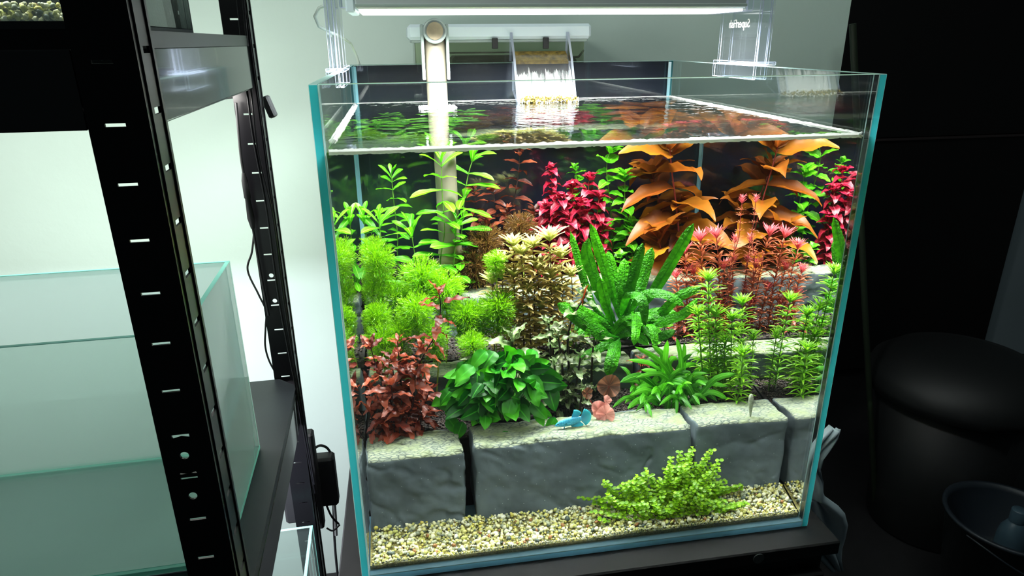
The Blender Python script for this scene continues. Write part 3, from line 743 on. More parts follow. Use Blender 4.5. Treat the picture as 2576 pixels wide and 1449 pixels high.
PLANTS=[('green_stem_plant', 'hygro', 'tall lime green lance-leaved stem plant standing right in front of the pale pipe', 'bright green lance-leaved stems at the back', [([[0.1283, 0.43, 0.248], [0.1308, 0.43, 0.3115], [0.1391, 0.43, 0.3584], [0.1384, 0.43, 0.4195], [0.1394, 0.43, 0.4679]], 1.0), ([[0.1481, 0.43, 0.248], [0.1498, 0.43, 0.2944], [0.1553, 0.43, 0.3387], [0.1594, 0.43, 0.3772]], 0.95)]), ('green_stem_plant', 'hygro', 'lime green stem plant right of the pipe with drooping narrow leaves at the waterline', 'bright green lance-leaved stems at the back', [([[0.1637, 0.46, 0.254], [0.1655, 0.46, 0.3254], [0.1716, 0.46, 0.3887], [0.1807, 0.46, 0.4376], [0.1927, 0.46, 0.4709]], 1.05)]), ('green_stem_plant', 'hygro', 'slender green stem plant standing alone against black left of the pipe', 'bright green lance-leaved stems at the back', [([[0.0648, 0.47, 0.256], [0.0655, 0.47, 0.3158], [0.0677, 0.47, 0.3478], [0.0654, 0.47, 0.4041], [0.065, 0.47, 0.4406]], 0.75)]), ('green_stem_plant', 'hygro', 'bushy lime green lance-leaved plant low between the pipe and the left glass', 'bright green lance-leaved stems at the back', [([[0.0432, 0.42, 0.194], [0.0432, 0.42, 0.3223], [0.0431, 0.42, 0.3532], [0.0418, 0.42, 0.3824]], 0.95), ([[0.0949, 0.42, 0.194], [0.0941, 0.42, 0.2939], [0.0915, 0.42, 0.3319], [0.0877, 0.42, 0.3661]], 0.95), ([[0.02, 0.44, 0.25], [0.02, 0.44, 0.3257], [0.02, 0.44, 0.3506], [0.02, 0.44, 0.3843]], 0.9)]), ('brown_stem_plant', 'brown', 'tall thin dark-stemmed plant with coppery leaves reaching the waterline right of the pipe', 'reddish brown stems at the back', [([[0.253, 0.52, 0.266], [0.254, 0.52, 0.3214], [0.2575, 0.52, 0.3747], [0.266, 0.52, 0.4264], [0.2689, 0.52, 0.4668]], 1.0)]), ('brown_stem_plant', 'brown', 'bushy dull red-brown plant at the back between the pipe and the crimson bush', 'reddish brown stems at the back', [([[0.2339, 0.52, 0.266], [0.2326, 0.52, 0.3156], [0.2284, 0.52, 0.3627], [0.2241, 0.52, 0.4054]], 0.95), ([[0.2035, 0.5, 0.262], [0.2016, 0.5, 0.3148], [0.1954, 0.5, 0.3645], [0.1916, 0.5, 0.4078]], 0.85), ([[0.2455, 0.5, 0.262], [0.2451, 0.5, 0.326], [0.2439, 0.5, 0.3689]], 0.9), ([[0.2877, 0.52, 0.266], [0.2888, 0.52, 0.3197], [0.2924, 0.52, 0.3666]], 0.95), ([[0.2104, 0.48, 0.258], [0.2102, 0.48, 0.3187], [0.2094, 0.48, 0.3579]], 0.95), ([[0.2682, 0.48, 0.258], [0.2687, 0.48, 0.3157], [0.2703, 0.48, 0.3552]], 0.9)]), ('crimson_plant', 'crimson', 'dense crimson pink bushy plant at the back, centre of the tank', None, [([[0.3236, 0.5, 0.262], [0.3225, 0.5, 0.3358], [0.319, 0.5, 0.3887], [0.3168, 0.5, 0.4388]], 0.75), ([[0.3696, 0.49, 0.26], [0.3709, 0.49, 0.3223], [0.3752, 0.49, 0.3752], [0.3767, 0.49, 0.423]], 0.9), ([[0.3808, 0.48, 0.258], [0.3825, 0.48, 0.3104], [0.3883, 0.48, 0.3502], [0.3923, 0.48, 0.3945]], 1.0), ([[0.3511, 0.49, 0.26], [0.3509, 0.49, 0.3231], [0.3503, 0.49, 0.3631], [0.3496, 0.49, 0.4111]], 0.95), ([[0.3322, 0.48, 0.258], [0.3317, 0.48, 0.3393], [0.3299, 0.48, 0.3941]], 0.95), ([[0.3588, 0.47, 0.256], [0.3589, 0.47, 0.3269], [0.3592, 0.47, 0.3857]], 1.05), ([[0.3091, 0.49, 0.26], [0.3083, 0.49, 0.3251], [0.3057, 0.49, 0.3779]], 0.85), ([[0.3942, 0.47, 0.256], [0.3954, 0.47, 0.2985], [0.3993, 0.47, 0.3517]], 0.9), ([[0.3409, 0.47, 0.256], [0.3407, 0.47, 0.3144], [0.3401, 0.47, 0.3606]], 0.95), ([[0.2941, 0.5, 0.262], [0.2938, 0.5, 0.2966], [0.2927, 0.5, 0.3504]], 0.8)]), ('round_leaf_sprig', 'bacopa', 'low scatter of small bright green sprigs under the large fern', 'low plants under the large fern', [([[0.4554, 0.335, 0.177], [0.4517, 0.335, 0.2007]], 0.55), ([[0.4331, 0.33, 0.1868], [0.4306, 0.33, 0.2135]], 0.5), ([[0.3523, 0.335, 0.1838], [0.3514, 0.335, 0.194], [0.3484, 0.335, 0.2204]], 0.6), ([[0.3292, 0.33, 0.1872], [0.3264, 0.33, 0.2104]], 0.55), ([[0.4735, 0.34, 0.1844], [0.4727, 0.34, 0.1945], [0.4699, 0.34, 0.2213]], 0.5), ([[0.3746, 0.33, 0.1827], [0.373, 0.33, 0.1974]], 0.5)]), ('brown_sprig', 'ludw', 'little red-brown sprigs between the large fern and the yellow-green stems', 'low plants under the large fern', [([[0.4851, 0.33, 0.1767], [0.4811, 0.33, 0.2004]], 0.6), ([[0.4153, 0.245, 0.1294], [0.4142, 0.245, 0.1578], [0.4104, 0.245, 0.1871]], 0.55), ([[0.5045, 0.335, 0.1838], [0.5036, 0.335, 0.1941], [0.5006, 0.335, 0.221]], 0.55), ([[0.4558, 0.245, 0.1294], [0.4549, 0.245, 0.1546], [0.4519, 0.245, 0.184]], 0.5)]), ('round_leaf_stem_plant', 'bacopa', 'tall round-leaved bright green stem plant between the crimson bush and the big orange leaves', 'round-leaved green stems at the back', [([[0.4264, 0.51, 0.264], [0.4245, 0.51, 0.3021], [0.4183, 0.51, 0.3702], [0.4095, 0.51, 0.436], [0.4175, 0.51, 0.4689]], 1.0), ([[0.4461, 0.5, 0.262], [0.4448, 0.5, 0.3034], [0.4404, 0.5, 0.3645], [0.438, 0.5, 0.4236]], 0.9)]), ('round_leaf_stem_plant', 'bacopa', 'small round-leaved green sprig poking up above the crimson bush', 'round-leaved green stems at the back', [([[0.3697, 0.53, 0.268], [0.3687, 0.53, 0.3551], [0.3653, 0.53, 0.402], [0.3614, 0.53, 0.4323]], 0.65)]), ('round_leaf_stem_plant', 'bacopa', 'low round-leaved green stems behind the large strap-leaved fern', 'round-leaved green stems at the back', [([[0.4537, 0.49, 0.26], [0.453, 0.49, 0.2914], [0.4508, 0.49, 0.3459]], 0.8), ([[0.43, 0.46, 0.2583], [0.4252, 0.46, 0.2994]], 0.6), ([[0.4581, 0.46, 0.25], [0.4592, 0.46, 0.2877]], 0.65)]), ('orange_leaf_plant', 'orange', 'big amber orange broad-leaved plant reaching the waterline at the back right', None, [([[0.5373, 0.47, 0.256], [0.5347, 0.47, 0.2648], [0.526, 0.47, 0.3268], [0.5172, 0.47, 0.3802], [0.5072, 0.47, 0.432], [0.5005, 0.47, 0.4748]], 1.0), ([[0.5482, 0.5, 0.262], [0.5482, 0.5, 0.2711], [0.5483, 0.5, 0.313], [0.5473, 0.5, 0.3675]], 0.7), ([[0.508, 0.46, 0.2615], [0.4877, 0.46, 0.3236]], 0.85), ([[0.5383, 0.52, 0.266], [0.531, 0.52, 0.2814], [0.5067, 0.52, 0.3655], [0.4884, 0.52, 0.4259]], 0.75)]), ('pink_stem_plant', 'rotala', 'pink-tipped needle-leaved stem curving up highest at the right in front of the orange leaves', 'pink fine-leaved stems', [([[0.5714, 0.34, 0.1844], [0.5716, 0.34, 0.2421], [0.5722, 0.34, 0.3069], [0.58, 0.34, 0.3439], [0.58, 0.34, 0.3747], [0.58, 0.34, 0.4052]], 1.5)]), ('pink_stem_plant', 'rotala', 'wide bush of coppery pink needle-leaved stems right of the large fern', 'pink fine-leaved stems', [([[0.5106, 0.35, 0.1856], [0.5093, 0.35, 0.2307], [0.5048, 0.35, 0.2833], [0.4991, 0.35, 0.3281]], 0.95), ([[0.5343, 0.35, 0.1856], [0.5329, 0.35, 0.2506], [0.5282, 0.35, 0.3027], [0.5228, 0.35, 0.3471]], 1), ([[0.562, 0.35, 0.1856], [0.5603, 0.35, 0.2545], [0.5546, 0.35, 0.3067], [0.5476, 0.35, 0.3511]], 1), ([[0.58, 0.35, 0.1856], [0.58, 0.35, 0.2455], [0.5791, 0.35, 0.2979], [0.5787, 0.35, 0.3423]], 1), ([[0.4995, 0.35, 0.1897], [0.4946, 0.35, 0.2435], [0.4878, 0.35, 0.2893]], 0.9), ([[0.5273, 0.35, 0.1856], [0.5259, 0.35, 0.1949], [0.5213, 0.35, 0.2486], [0.5161, 0.35, 0.2943]], 0.9), ([[0.5727, 0.35, 0.1856], [0.5715, 0.35, 0.2004], [0.5675, 0.35, 0.2541], [0.5648, 0.35, 0.2998]], 0.95), ([[0.58, 0.35, 0.1856], [0.58, 0.35, 0.2112], [0.58, 0.35, 0.2647], [0.58, 0.35, 0.3101]], 0.9), ([[0.552, 0.35, 0.1591], [0.5473, 0.35, 0.2139], [0.5423, 0.35, 0.2607]], 0.9), ([[0.58, 0.35, 0.1638], [0.58, 0.35, 0.2186], [0.58, 0.35, 0.2652]], 0.95), ([[0.5014, 0.35, 0.1485], [0.4971, 0.35, 0.2034], [0.4916, 0.35, 0.2502]], 0.8), ([[0.574, 0.35, 0.1354], [0.5695, 0.35, 0.191], [0.5656, 0.35, 0.2384]], 0.9), ([[0.58, 0.35, 0.1555], [0.58, 0.35, 0.2107], [0.58, 0.35, 0.2575]], 0.85), ([[0.5268, 0.35, 0.1329], [0.5222, 0.35, 0.1884], [0.517, 0.35, 0.2356]], 0.8)]), ('fine_leaf_stem_plant', 'lime', 'tall yellow-green whorled stem plant, its top in front of the pink bush', 'yellow-green whorled stems at the right', [([[0.518, 0.22, 0.1264], [0.5156, 0.22, 0.1524], [0.5076, 0.22, 0.2043], [0.5006, 0.22, 0.2665], [0.4956, 0.22, 0.318]], 1.0)]), ('fine_leaf_stem_plant', 'lime', 'cluster of yellow-green whorled stems between the small fern and the right glass', 'yellow-green whorled stems at the right', [([[0.5616, 0.23, 0.1276], [0.5606, 0.23, 0.1716], [0.5573, 0.23, 0.2293], [0.5539, 0.23, 0.2752]], 1.0), ([[0.4998, 0.21, 0.1252], [0.4968, 0.21, 0.1639], [0.4869, 0.21, 0.2276], [0.4813, 0.21, 0.2693]], 0.95), ([[0.5259, 0.22, 0.1264], [0.5237, 0.22, 0.1583], [0.5163, 0.22, 0.2162], [0.511, 0.22, 0.2629]], 1.0), ([[0.5419, 0.21, 0.1252], [0.5406, 0.21, 0.1541], [0.5363, 0.21, 0.2118], [0.5331, 0.21, 0.2576]], 1.0), ([[0.5266, 0.2, 0.124], [0.5252, 0.2, 0.178], [0.5206, 0.2, 0.2284]], 0.9), ([[0.5753, 0.22, 0.1264], [0.575, 0.22, 0.1544], [0.5741, 0.22, 0.1869], [0.5727, 0.22, 0.2238]], 0.85)]), ('fine_leaf_stem_plant', 'lime', 'yellow-green whorled stem nearest the front, rooted just behind the right stone block', 'yellow-green whorled stems at the right', [([[0.5388, 0.175, 0.121], [0.5396, 0.175, 0.1313], [0.5422, 0.175, 0.1536], [0.5426, 0.175, 0.1853], [0.5421, 0.175, 0.2139]], 1.05)]), ('cream_stem_plant', 'cream', 'bushy cream and pale pink narrow-leaved plant in the middle, left of the large fern', None, [([[0.2318, 0.31, 0.1808], [0.2316, 0.31, 0.2911], [0.2309, 0.31, 0.3273], [0.2302, 0.31, 0.3626]], 0.9), ([[0.2612, 0.31, 0.1808], [0.2609, 0.31, 0.2856], [0.2599, 0.31, 0.322], [0.2589, 0.31, 0.3577]], 0.95), ([[0.2862, 0.31, 0.1808], [0.2858, 0.31, 0.2976], [0.2845, 0.31, 0.3339], [0.2831, 0.31, 0.3694]], 1.05), ([[0.2445, 0.31, 0.1808], [0.2443, 0.31, 0.2756], [0.2435, 0.31, 0.3122], [0.2427, 0.31, 0.3479]], 1.1), ([[0.2149, 0.31, 0.1808], [0.2147, 0.31, 0.2652], [0.2142, 0.31, 0.3018], [0.2138, 0.31, 0.3377]], 0.9), ([[0.3043, 0.31, 0.1808], [0.3038, 0.31, 0.2681], [0.3023, 0.31, 0.3052], [0.3008, 0.31, 0.3414]], 0.95), ([[0.2682, 0.31, 0.1808], [0.2679, 0.31, 0.2529], [0.2669, 0.31, 0.2901], [0.2658, 0.31, 0.3265]], 1.1), ([[0.2882, 0.31, 0.1808], [0.2878, 0.31, 0.2352], [0.2865, 0.31, 0.2729], [0.2851, 0.31, 0.3098]], 1), ([[0.3204, 0.31, 0.1808], [0.3199, 0.31, 0.2369], [0.3182, 0.31, 0.2747], [0.3165, 0.31, 0.3117]], 1), ([[0.2323, 0.31, 0.1808], [0.2321, 0.31, 0.2441], [0.2314, 0.31, 0.2813], [0.2308, 0.31, 0.3177]], 1), ([[0.2548, 0.31, 0.1808], [0.2545, 0.31, 0.2185], [0.2536, 0.31, 0.2564], [0.2527, 0.31, 0.2934]], 1), ([[0.2, 0.31, 0.1808], [0.1999, 0.31, 0.2351], [0.1996, 0.31, 0.2723], [0.1993, 0.31, 0.3088]], 0.9), ([[0.2986, 0.31, 0.1808], [0.2982, 0.31, 0.2115], [0.2968, 0.31, 0.2498], [0.2953, 0.31, 0.2872]], 1), ([[0.2738, 0.31, 0.1888], [0.2727, 0.31, 0.2274], [0.2715, 0.31, 0.2652]], 0.9), ([[0.2458, 0.31, 0.1857], [0.245, 0.31, 0.2243], [0.2442, 0.31, 0.262]], 0.9), ([[0.2186, 0.31, 0.1808], [0.2184, 0.31, 0.2084], [0.2179, 0.31, 0.2463], [0.2174, 0.31, 0.2834]], 0.8)]), ('red_stem_plant', 'ludw', 'arching red-brown wavy-leaved stem rising highest at the front left', 'red-brown stems at the front left', [([[0.074, 0.19, 0.1228], [0.0781, 0.19, 0.2009], [0.0917, 0.19, 0.2347], [0.1113, 0.19, 0.2675], [0.1191, 0.19, 0.3005], [0.1182, 0.19, 0.3237]], 1.0)]), ('red_stem_plant', 'ludw', 'bushy red-brown wavy-leaved plant filling the front left corner behind the left stone', 'red-brown stems at the front left', [([[0.0485, 0.2, 0.124], [0.0447, 0.2, 0.1765], [0.032, 0.2, 0.2191], [0.0253, 0.2, 0.2531]], 1.0), ([[0.0599, 0.17, 0.1204], [0.0637, 0.17, 0.1445], [0.0765, 0.17, 0.1792], [0.0813, 0.17, 0.2168]], 1.05), ([[0.0489, 0.18, 0.1216], [0.0455, 0.18, 0.1483], [0.0341, 0.18, 0.1736], [0.02, 0.18, 0.2034]], 1.0), ([[0.0535, 0.21, 0.1252], [0.0534, 0.21, 0.1472], [0.0532, 0.21, 0.1838], [0.051, 0.21, 0.2285]], 1.0), ([[0.0387, 0.16, 0.1192], [0.0379, 0.16, 0.1516], [0.0354, 0.16, 0.1873]], 0.9), ([[0.0589, 0.19, 0.1228], [0.06, 0.19, 0.1669], [0.0635, 0.19, 0.2198]], 1.0), ([[0.0818, 0.17, 0.1204], [0.0856, 0.17, 0.1543], [0.0982, 0.17, 0.1918]], 0.85), ([[0.081, 0.2, 0.124], [0.0834, 0.2, 0.1966], [0.0914, 0.2, 0.2429]], 0.9), ([[0.054, 0.155, 0.1186], [0.0554, 0.155, 0.1398], [0.06, 0.155, 0.1692]], 0.8), ([[0.0607, 0.2, 0.124], [0.0607, 0.2, 0.2165], [0.0608, 0.2, 0.257]], 0.9), ([[0.0384, 0.18, 0.1216], [0.0376, 0.18, 0.1851], [0.035, 0.18, 0.2203]], 1.0), ([[0.0228, 0.165, 0.1198], [0.0218, 0.165, 0.1452], [0.02, 0.165, 0.1694]], 0.9), ([[0.0737, 0.17, 0.1204], [0.0766, 0.17, 0.1371], [0.0863, 0.17, 0.1663]], 0.9), ([[0.0489, 0.16, 0.1192], [0.0491, 0.16, 0.1623], [0.0498, 0.16, 0.2091]], 1.0)]), ('dark_crypt', 'crypt', 'dark-stemmed olive plant with wavy leaves and a red new shoot, left of the large fern', 'olive wavy-leaved plants', [([[0.3029, 0.24, 0.1288], [0.302, 0.24, 0.175], [0.2991, 0.24, 0.2252], [0.3056, 0.24, 0.2612], [0.3211, 0.24, 0.2888]], 1.0), ([[0.2904, 0.22, 0.1264], [0.2885, 0.22, 0.1896], [0.2823, 0.22, 0.2389]], 0.9), ([[0.3058, 0.21, 0.1252], [0.3073, 0.21, 0.1667], [0.3123, 0.21, 0.2096]], 0.7), ([[0.3373, 0.25, 0.13], [0.338, 0.25, 0.194], [0.3402, 0.25, 0.2251]], 0.9), ([[0.2751, 0.24, 0.1288], [0.2742, 0.24, 0.2147], [0.2713, 0.24, 0.2545]], 0.8), ([[0.2905, 0.2, 0.124], [0.2913, 0.2, 0.1467], [0.2938, 0.2, 0.1778]], 0.7), ([[0.2776, 0.2, 0.124], [0.2767, 0.2, 0.1668], [0.2736, 0.2, 0.204]], 0.7), ([[0.3091, 0.19, 0.1228], [0.3098, 0.19, 0.1426], [0.3123, 0.19, 0.1644]], 0.6)]), ('dark_crypt', 'crypt', 'olive wavy-leaved rosette rising behind the round-leaved green bush', 'olive wavy-leaved plants', [([[0.2197, 0.24, 0.1288], [0.2195, 0.24, 0.2067], [0.2188, 0.24, 0.2312]], 1.3), ([[0.1762, 0.23, 0.1276], [0.1755, 0.23, 0.1893], [0.1733, 0.23, 0.2109]], 0.8)])]
FEATHER=[(0.0393, 0.33, 0.3433, 0.0387, 0.187), (0.1, 0.32, 0.3184, 0.0407, 0.186), (0.1303, 0.31, 0.2999, 0.0388, 0.185), (0.0631, 0.33, 0.2853, 0.0352, 0.187), (0.0347, 0.28, 0.2718, 0.0327, 0.138), (0.0873, 0.27, 0.2825, 0.034, 0.136), (0.1584, 0.29, 0.2638, 0.0332, 0.182), (0.1633, 0.25, 0.2311, 0.027, 0.134), (0.0398, 0.25, 0.2471, 0.0344, 0.134), (0.1109, 0.26, 0.2464, 0.0289, 0.135), (0.065, 0.26, 0.2519, 0.0273, 0.135), (0.028, 0.32, 0.3024, 0.031, 0.186), (0.0269, 0.28, 0.2694, 0.0282, 0.138), (0.031, 0.36, 0.3517, 0.0291, 0.191)]
FERN=[([(0.3923, 0.31, 0.2348), (0.3696, 0.3, 0.3015), (0.3398, 0.29, 0.3858)], 0.0211), ([(0.384, 0.3, 0.2319), (0.3537, 0.28, 0.2892), (0.3315, 0.27, 0.3464), (0.3332, 0.27, 0.3705)], 0.0248), ([(0.3954, 0.31, 0.2346), (0.3868, 0.32, 0.2831), (0.3751, 0.33, 0.3369)], 0.0211), ([(0.3991, 0.3, 0.2373), (0.406, 0.3, 0.2934), (0.4201, 0.3, 0.3521)], 0.0198), ([(0.4084, 0.3, 0.2368), (0.4346, 0.29, 0.2758), (0.4591, 0.28, 0.3259), (0.485, 0.27, 0.3845)], 0.0211), ([(0.415, 0.3, 0.2267), (0.4457, 0.28, 0.2466), (0.4684, 0.26, 0.2788), (0.4972, 0.25, 0.2938)], 0.0186), ([(0.3901, 0.3, 0.2315), (0.3933, 0.27, 0.2786), (0.4062, 0.24, 0.2848), (0.4115, 0.23, 0.2449)], 0.0186), ([(0.3991, 0.3, 0.2373), (0.4198, 0.28, 0.2781), (0.4502, 0.26, 0.2817), (0.4735, 0.25, 0.2659)], 0.0174), ([(0.3862, 0.28, 0.2124), (0.3549, 0.25, 0.2303), (0.3171, 0.24, 0.2604), (0.2853, 0.24, 0.2851)], 0.0285), ([(0.3862, 0.28, 0.2124), (0.37, 0.24, 0.2075), (0.3612, 0.22, 0.1962), (0.3549, 0.215, 0.1747)], 0.0248), ([(0.4154, 0.3, 0.2171), (0.4435, 0.27, 0.2371), (0.4732, 0.25, 0.2536), (0.4926, 0.25, 0.2758)], 0.0174), ([(0.4079, 0.31, 0.2339), (0.4277, 0.33, 0.2783), (0.446, 0.34, 0.3363)], 0.0223), ([(0.3842, 0.3, 0.2255), (0.3465, 0.3, 0.2658), (0.3144, 0.31, 0.3726)], 0.0149), ([(0.3968, 0.3, 0.2183), (0.4038, 0.26, 0.255), (0.3947, 0.22, 0.2369), (0.3914, 0.215, 0.2204)], 0.0174), ([(0.3844, 0.3, 0.2191), (0.351, 0.29, 0.2433), (0.3187, 0.28, 0.2669)], 0.0186), ([(0.3908, 0.3, 0.2122), (0.3599, 0.27, 0.2047), (0.3162, 0.26, 0.1891)], 0.0161), ([(0.4095, 0.3, 0.211), (0.4388, 0.27, 0.212), (0.4689, 0.27, 0.2228)], 0.0161), ([(0.3985, 0.31, 0.2344), (0.3966, 0.31, 0.2851), (0.3986, 0.32, 0.3258)], 0.0223), ([(0.3787, 0.29, 0.2289), (0.3609, 0.27, 0.2732), (0.3488, 0.26, 0.3126)], 0.0211), ([(0.4151, 0.3, 0.2235), (0.426, 0.25, 0.2379), (0.4284, 0.23, 0.2066)], 0.0149)]
SMALL_FERN=[([(0.4323, 0.205, 0.1493), (0.3983, 0.1921, 0.181), (0.3644, 0.1792, 0.1782)], 0.0107), ([(0.4602, 0.205, 0.15), (0.4216, 0.209, 0.1904), (0.383, 0.213, 0.2)], 0.0074), ([(0.4679, 0.205, 0.1388), (0.4257, 0.1915, 0.2008), (0.3835, 0.1779, 0.2318)], 0.0082), ([(0.4596, 0.205, 0.139), (0.437, 0.2038, 0.2003), (0.4143, 0.2026, 0.224)], 0.0097), ([(0.4356, 0.205, 0.1477), (0.4354, 0.2002, 0.2108), (0.4352, 0.1954, 0.2321)], 0.0092), ([(0.4668, 0.205, 0.1433), (0.4554, 0.194, 0.2092), (0.444, 0.183, 0.239)], 0.0087), ([(0.446, 0.205, 0.1522), (0.4606, 0.2029, 0.1937), (0.4751, 0.2009, 0.2066)], 0.0072), ([(0.44, 0.205, 0.1462), (0.4144, 0.2038, 0.1668), (0.3888, 0.2026, 0.1434)], 0.0078), ([(0.4368, 0.205, 0.1448), (0.4061, 0.1974, 0.1624), (0.3753, 0.1898, 0.14)], 0.0083), ([(0.466, 0.205, 0.1516), (0.4496, 0.19169999999999998, 0.1676), (0.4331, 0.1985, 0.1034)], 0.0095), ([(0.4418, 0.205, 0.1523), (0.439, 0.18209999999999998, 0.1699), (0.4362, 0.1792, 0.1083)], 0.0106), ([(0.4598, 0.205, 0.1371), (0.4723, 0.2137, 0.1705), (0.4849, 0.2223, 0.1605)], 0.0101), ([(0.4683, 0.205, 0.1424), (0.4836, 0.1973, 0.169), (0.4989, 0.1896, 0.1646)], 0.0088), ([(0.4447, 0.205, 0.1384), (0.4844, 0.1891, 0.164), (0.524, 0.1732, 0.1609)], 0.0077), ([(0.4432, 0.205, 0.1502), (0.4838, 0.2085, 0.1527), (0.5244, 0.212, 0.1205)], 0.0078), ([(0.4301, 0.205, 0.1534), (0.4568, 0.17679999999999998, 0.1742), (0.4835, 0.1686, 0.1264)], 0.009), ([(0.47, 0.205, 0.1509), (0.4371, 0.1925, 0.163), (0.4042, 0.1799, 0.1406)], 0.011), ([(0.4382, 0.205, 0.1485), (0.4528, 0.1893, 0.1686), (0.4674, 0.1937, 0.1167)], 0.0106), ([(0.4487, 0.205, 0.1542), (0.4367, 0.2099, 0.1925), (0.4248, 0.2149, 0.1994)], 0.0079), ([(0.4336, 0.205, 0.1551), (0.4465, 0.2111, 0.1959), (0.4593, 0.2172, 0.1929)], 0.0086), ([(0.4562, 0.205, 0.1404), (0.4302, 0.212, 0.1752), (0.4042, 0.2191, 0.1806)], 0.0078), ([(0.4668, 0.205, 0.1372), (0.4899, 0.2112, 0.1754), (0.513, 0.2174, 0.1729)], 0.0096), ([(0.4506, 0.205, 0.1432), (0.4357, 0.2094, 0.1724), (0.4208, 0.2139, 0.1589)], 0.0108), ([(0.4699, 0.205, 0.1363), (0.4273, 0.1872, 0.183), (0.3847, 0.1695, 0.1874)], 0.0075), ([(0.4559, 0.205, 0.1532), (0.4451, 0.214, 0.1836), (0.4343, 0.2231, 0.1769)], 0.01), ([(0.4368, 0.205, 0.1557), (0.4479, 0.2128, 0.1772), (0.459, 0.2206, 0.1566)], 0.0075), ([(0.4618, 0.205, 0.1384), (0.469, 0.2093, 0.1556), (0.4763, 0.2136, 0.1416)], 0.0097), ([(0.4663, 0.205, 0.1399), (0.4558, 0.18489999999999998, 0.16399999999999998), (0.4454, 0.1848, 0.1196)], 0.0071), ([(0.4492, 0.205, 0.1397), (0.4345, 0.1928, 0.1646), (0.4197, 0.2007, 0.1156)], 0.0101), ([(0.4288, 0.205, 0.1419), (0.4655, 0.2007, 0.1574), (0.5021, 0.1964, 0.1362)], 0.0085), ([(0.441, 0.205, 0.1514), (0.4645, 0.2086, 0.1835), (0.4879, 0.2122, 0.1861)], 0.0075), ([(0.4657, 0.205, 0.1445), (0.464, 0.2036, 0.2046), (0.4623, 0.2023, 0.2243)], 0.0073), ([(0.4362, 0.205, 0.1506), (0.4249, 0.2114, 0.1953), (0.4137, 0.2179, 0.1992)], 0.0077), ([(0.4352, 0.205, 0.1533), (0.4354, 0.2112, 0.2001), (0.4356, 0.2175, 0.2102)], 0.0106)]

for (nm, sp, label, group, shoots) in PLANTS:
    b = shoots[0][0][0]
    root = thing(nm, label, 'water plant', (b[0], b[1], soilz(b[1])), group)
    for path, sc in shoots: add_shoot(root, path, sc, sp)
    if nm == 'dark_crypt' and 'dark-stemmed' in label:
        pth = [Vector(p) for p in shoots[0][0]]
        o = obj('new_shoot', leaf_mesh('new_shoot', L['red_m'], .25, 'lance', .1, .6, 0), [], root)
        o.matrix_local = Matrix.Translation(pth[-1] - Vector(root.location) - Vector((0, 0, .012))) @ frame(Vector((.15, 0, 1))).to_4x4() @ Matrix.Scale(.034, 4)
        o['label'] = 'rusty red rolled new leaf'

# feathery plants: forked hair-fine leaves in domed crowns
def feather_mesh(name, mat, seed, n=84, dome=1.0):
    rr = random.Random(seed); m_ = MB(); V = []; F = []; A = []
    def seg(a, b, w, t0, t1):
        d = (b - a).normalized(); s = d.cross(Vector((rr.uniform(-1, 1), rr.uniform(-1, 1), rr.uniform(-1, 1)))).normalized() * w
        o = len(V); V.extend([a - s, a + s, b + s * .8, b - s * .8]); F.append((o, o + 1, o + 2, o + 3)); A.extend([(t0, 0, 0), (t0, 0, 0), (t1, 0, 0), (t1, 0, 0)])
    def grow(p, d, ln, lv, t):
        q = p + d * ln; seg(p, q, .0165 - .002 * lv, t, t + .25)
        if lv >= 3: return
        for sgn in (-1, 1):
            ax = d.cross(Vector((0, 0, 1))).normalized() if rr.random() < .35 else Vector((rr.uniform(-1, 1), rr.uniform(-1, 1), rr.uniform(-1, 1))).normalized()
            d2 = (Matrix.Rotation(sgn * rr.uniform(.3, .55), 3, ax) @ d + Vector((0, 0, .06))).normalized()
            grow(q, d2, ln * rr.uniform(.62, .85), lv + 1, t + .25)
    for k in range(n):
        u = (k + .5) / n; el = math.asin(min(1, -.25 + 1.25 * u * dome)); az = k * 2.39996
        d = Vector((math.cos(az) * math.cos(el), math.sin(az) * math.cos(el), math.sin(el)))
        grow(Vector((0, 0, rr.uniform(-.1, .05))), d, rr.uniform(.34, .42), 0, 0)
    m_.add(V, F, 0, A); return m_.mesh(name, [mat])
FM = [feather_mesh('feathery_crown', L['feath_m'], k) for k in range(4)]
FB = [feather_mesh('feathery_crown', L['feathb_m'], k + 20) for k in range(2)]
def feathery(label, items, ms, group):
    b = items[0]; root = thing('feathery_plant', label, 'water plant', (b[0], b[1], b[4]), group)
    for (x, y, z, r, zs) in items:
        base = Vector(root.location); m_ = MB()
        pts = [Vector((x + uni(-.01, .01), y, zs - .004)), Vector((x + .003, y, (z + zs) / 2)), Vector((x, y, z))]
        pts = [p - base for p in pts]; m_.tube(pts, .0012, 6)
        so = obj('stem', m_, STEM['pale'], root)
        rr_ = min(r, (x - LIM[0]) * 1.15 if x < .3 else r)
        for j, (dz, k) in enumerate(((0, 1.), (-.35, .95), (-.8, .85), (-1.25, .7))):
            if z + dz * r < zs + .004: break
            o = obj('feathery_crown', ms[int(rnd() * len(ms))], [], so)
            o.matrix_local = Matrix.Translation(Vector((x, y, z + dz * r)) - base) @ Matrix.Rotation(uni(0, 6.28), 4, 'Z') @ Matrix.Diagonal((rr_ * k * .82, rr_ * k * .82, r * k * .7, 1))
fg = 'lime green feathery plants on the left'
feathery('lime green feathery plant with large domed crowns, upper left beneath the lance-leaved stems', [FEATHER[i] for i in (0, 1, 2, 3, 11, 13)], FM, fg)
feathery('lime green feathery plant, its lower crowns at the left glass above the red-brown leaves', [FEATHER[i] for i in (4, 8, 10, 12)], FM, fg)
feathery('lime green feathery plant right of the arching red-brown stem', [FEATHER[i] for i in (6, 7, 9, 5)], FM, fg)
def wpt(x, y, d): return None
feathery('small round lime feathery tuft among the cream leaves', [(.2035, .30, .3395, .021, .186)], FM, fg)
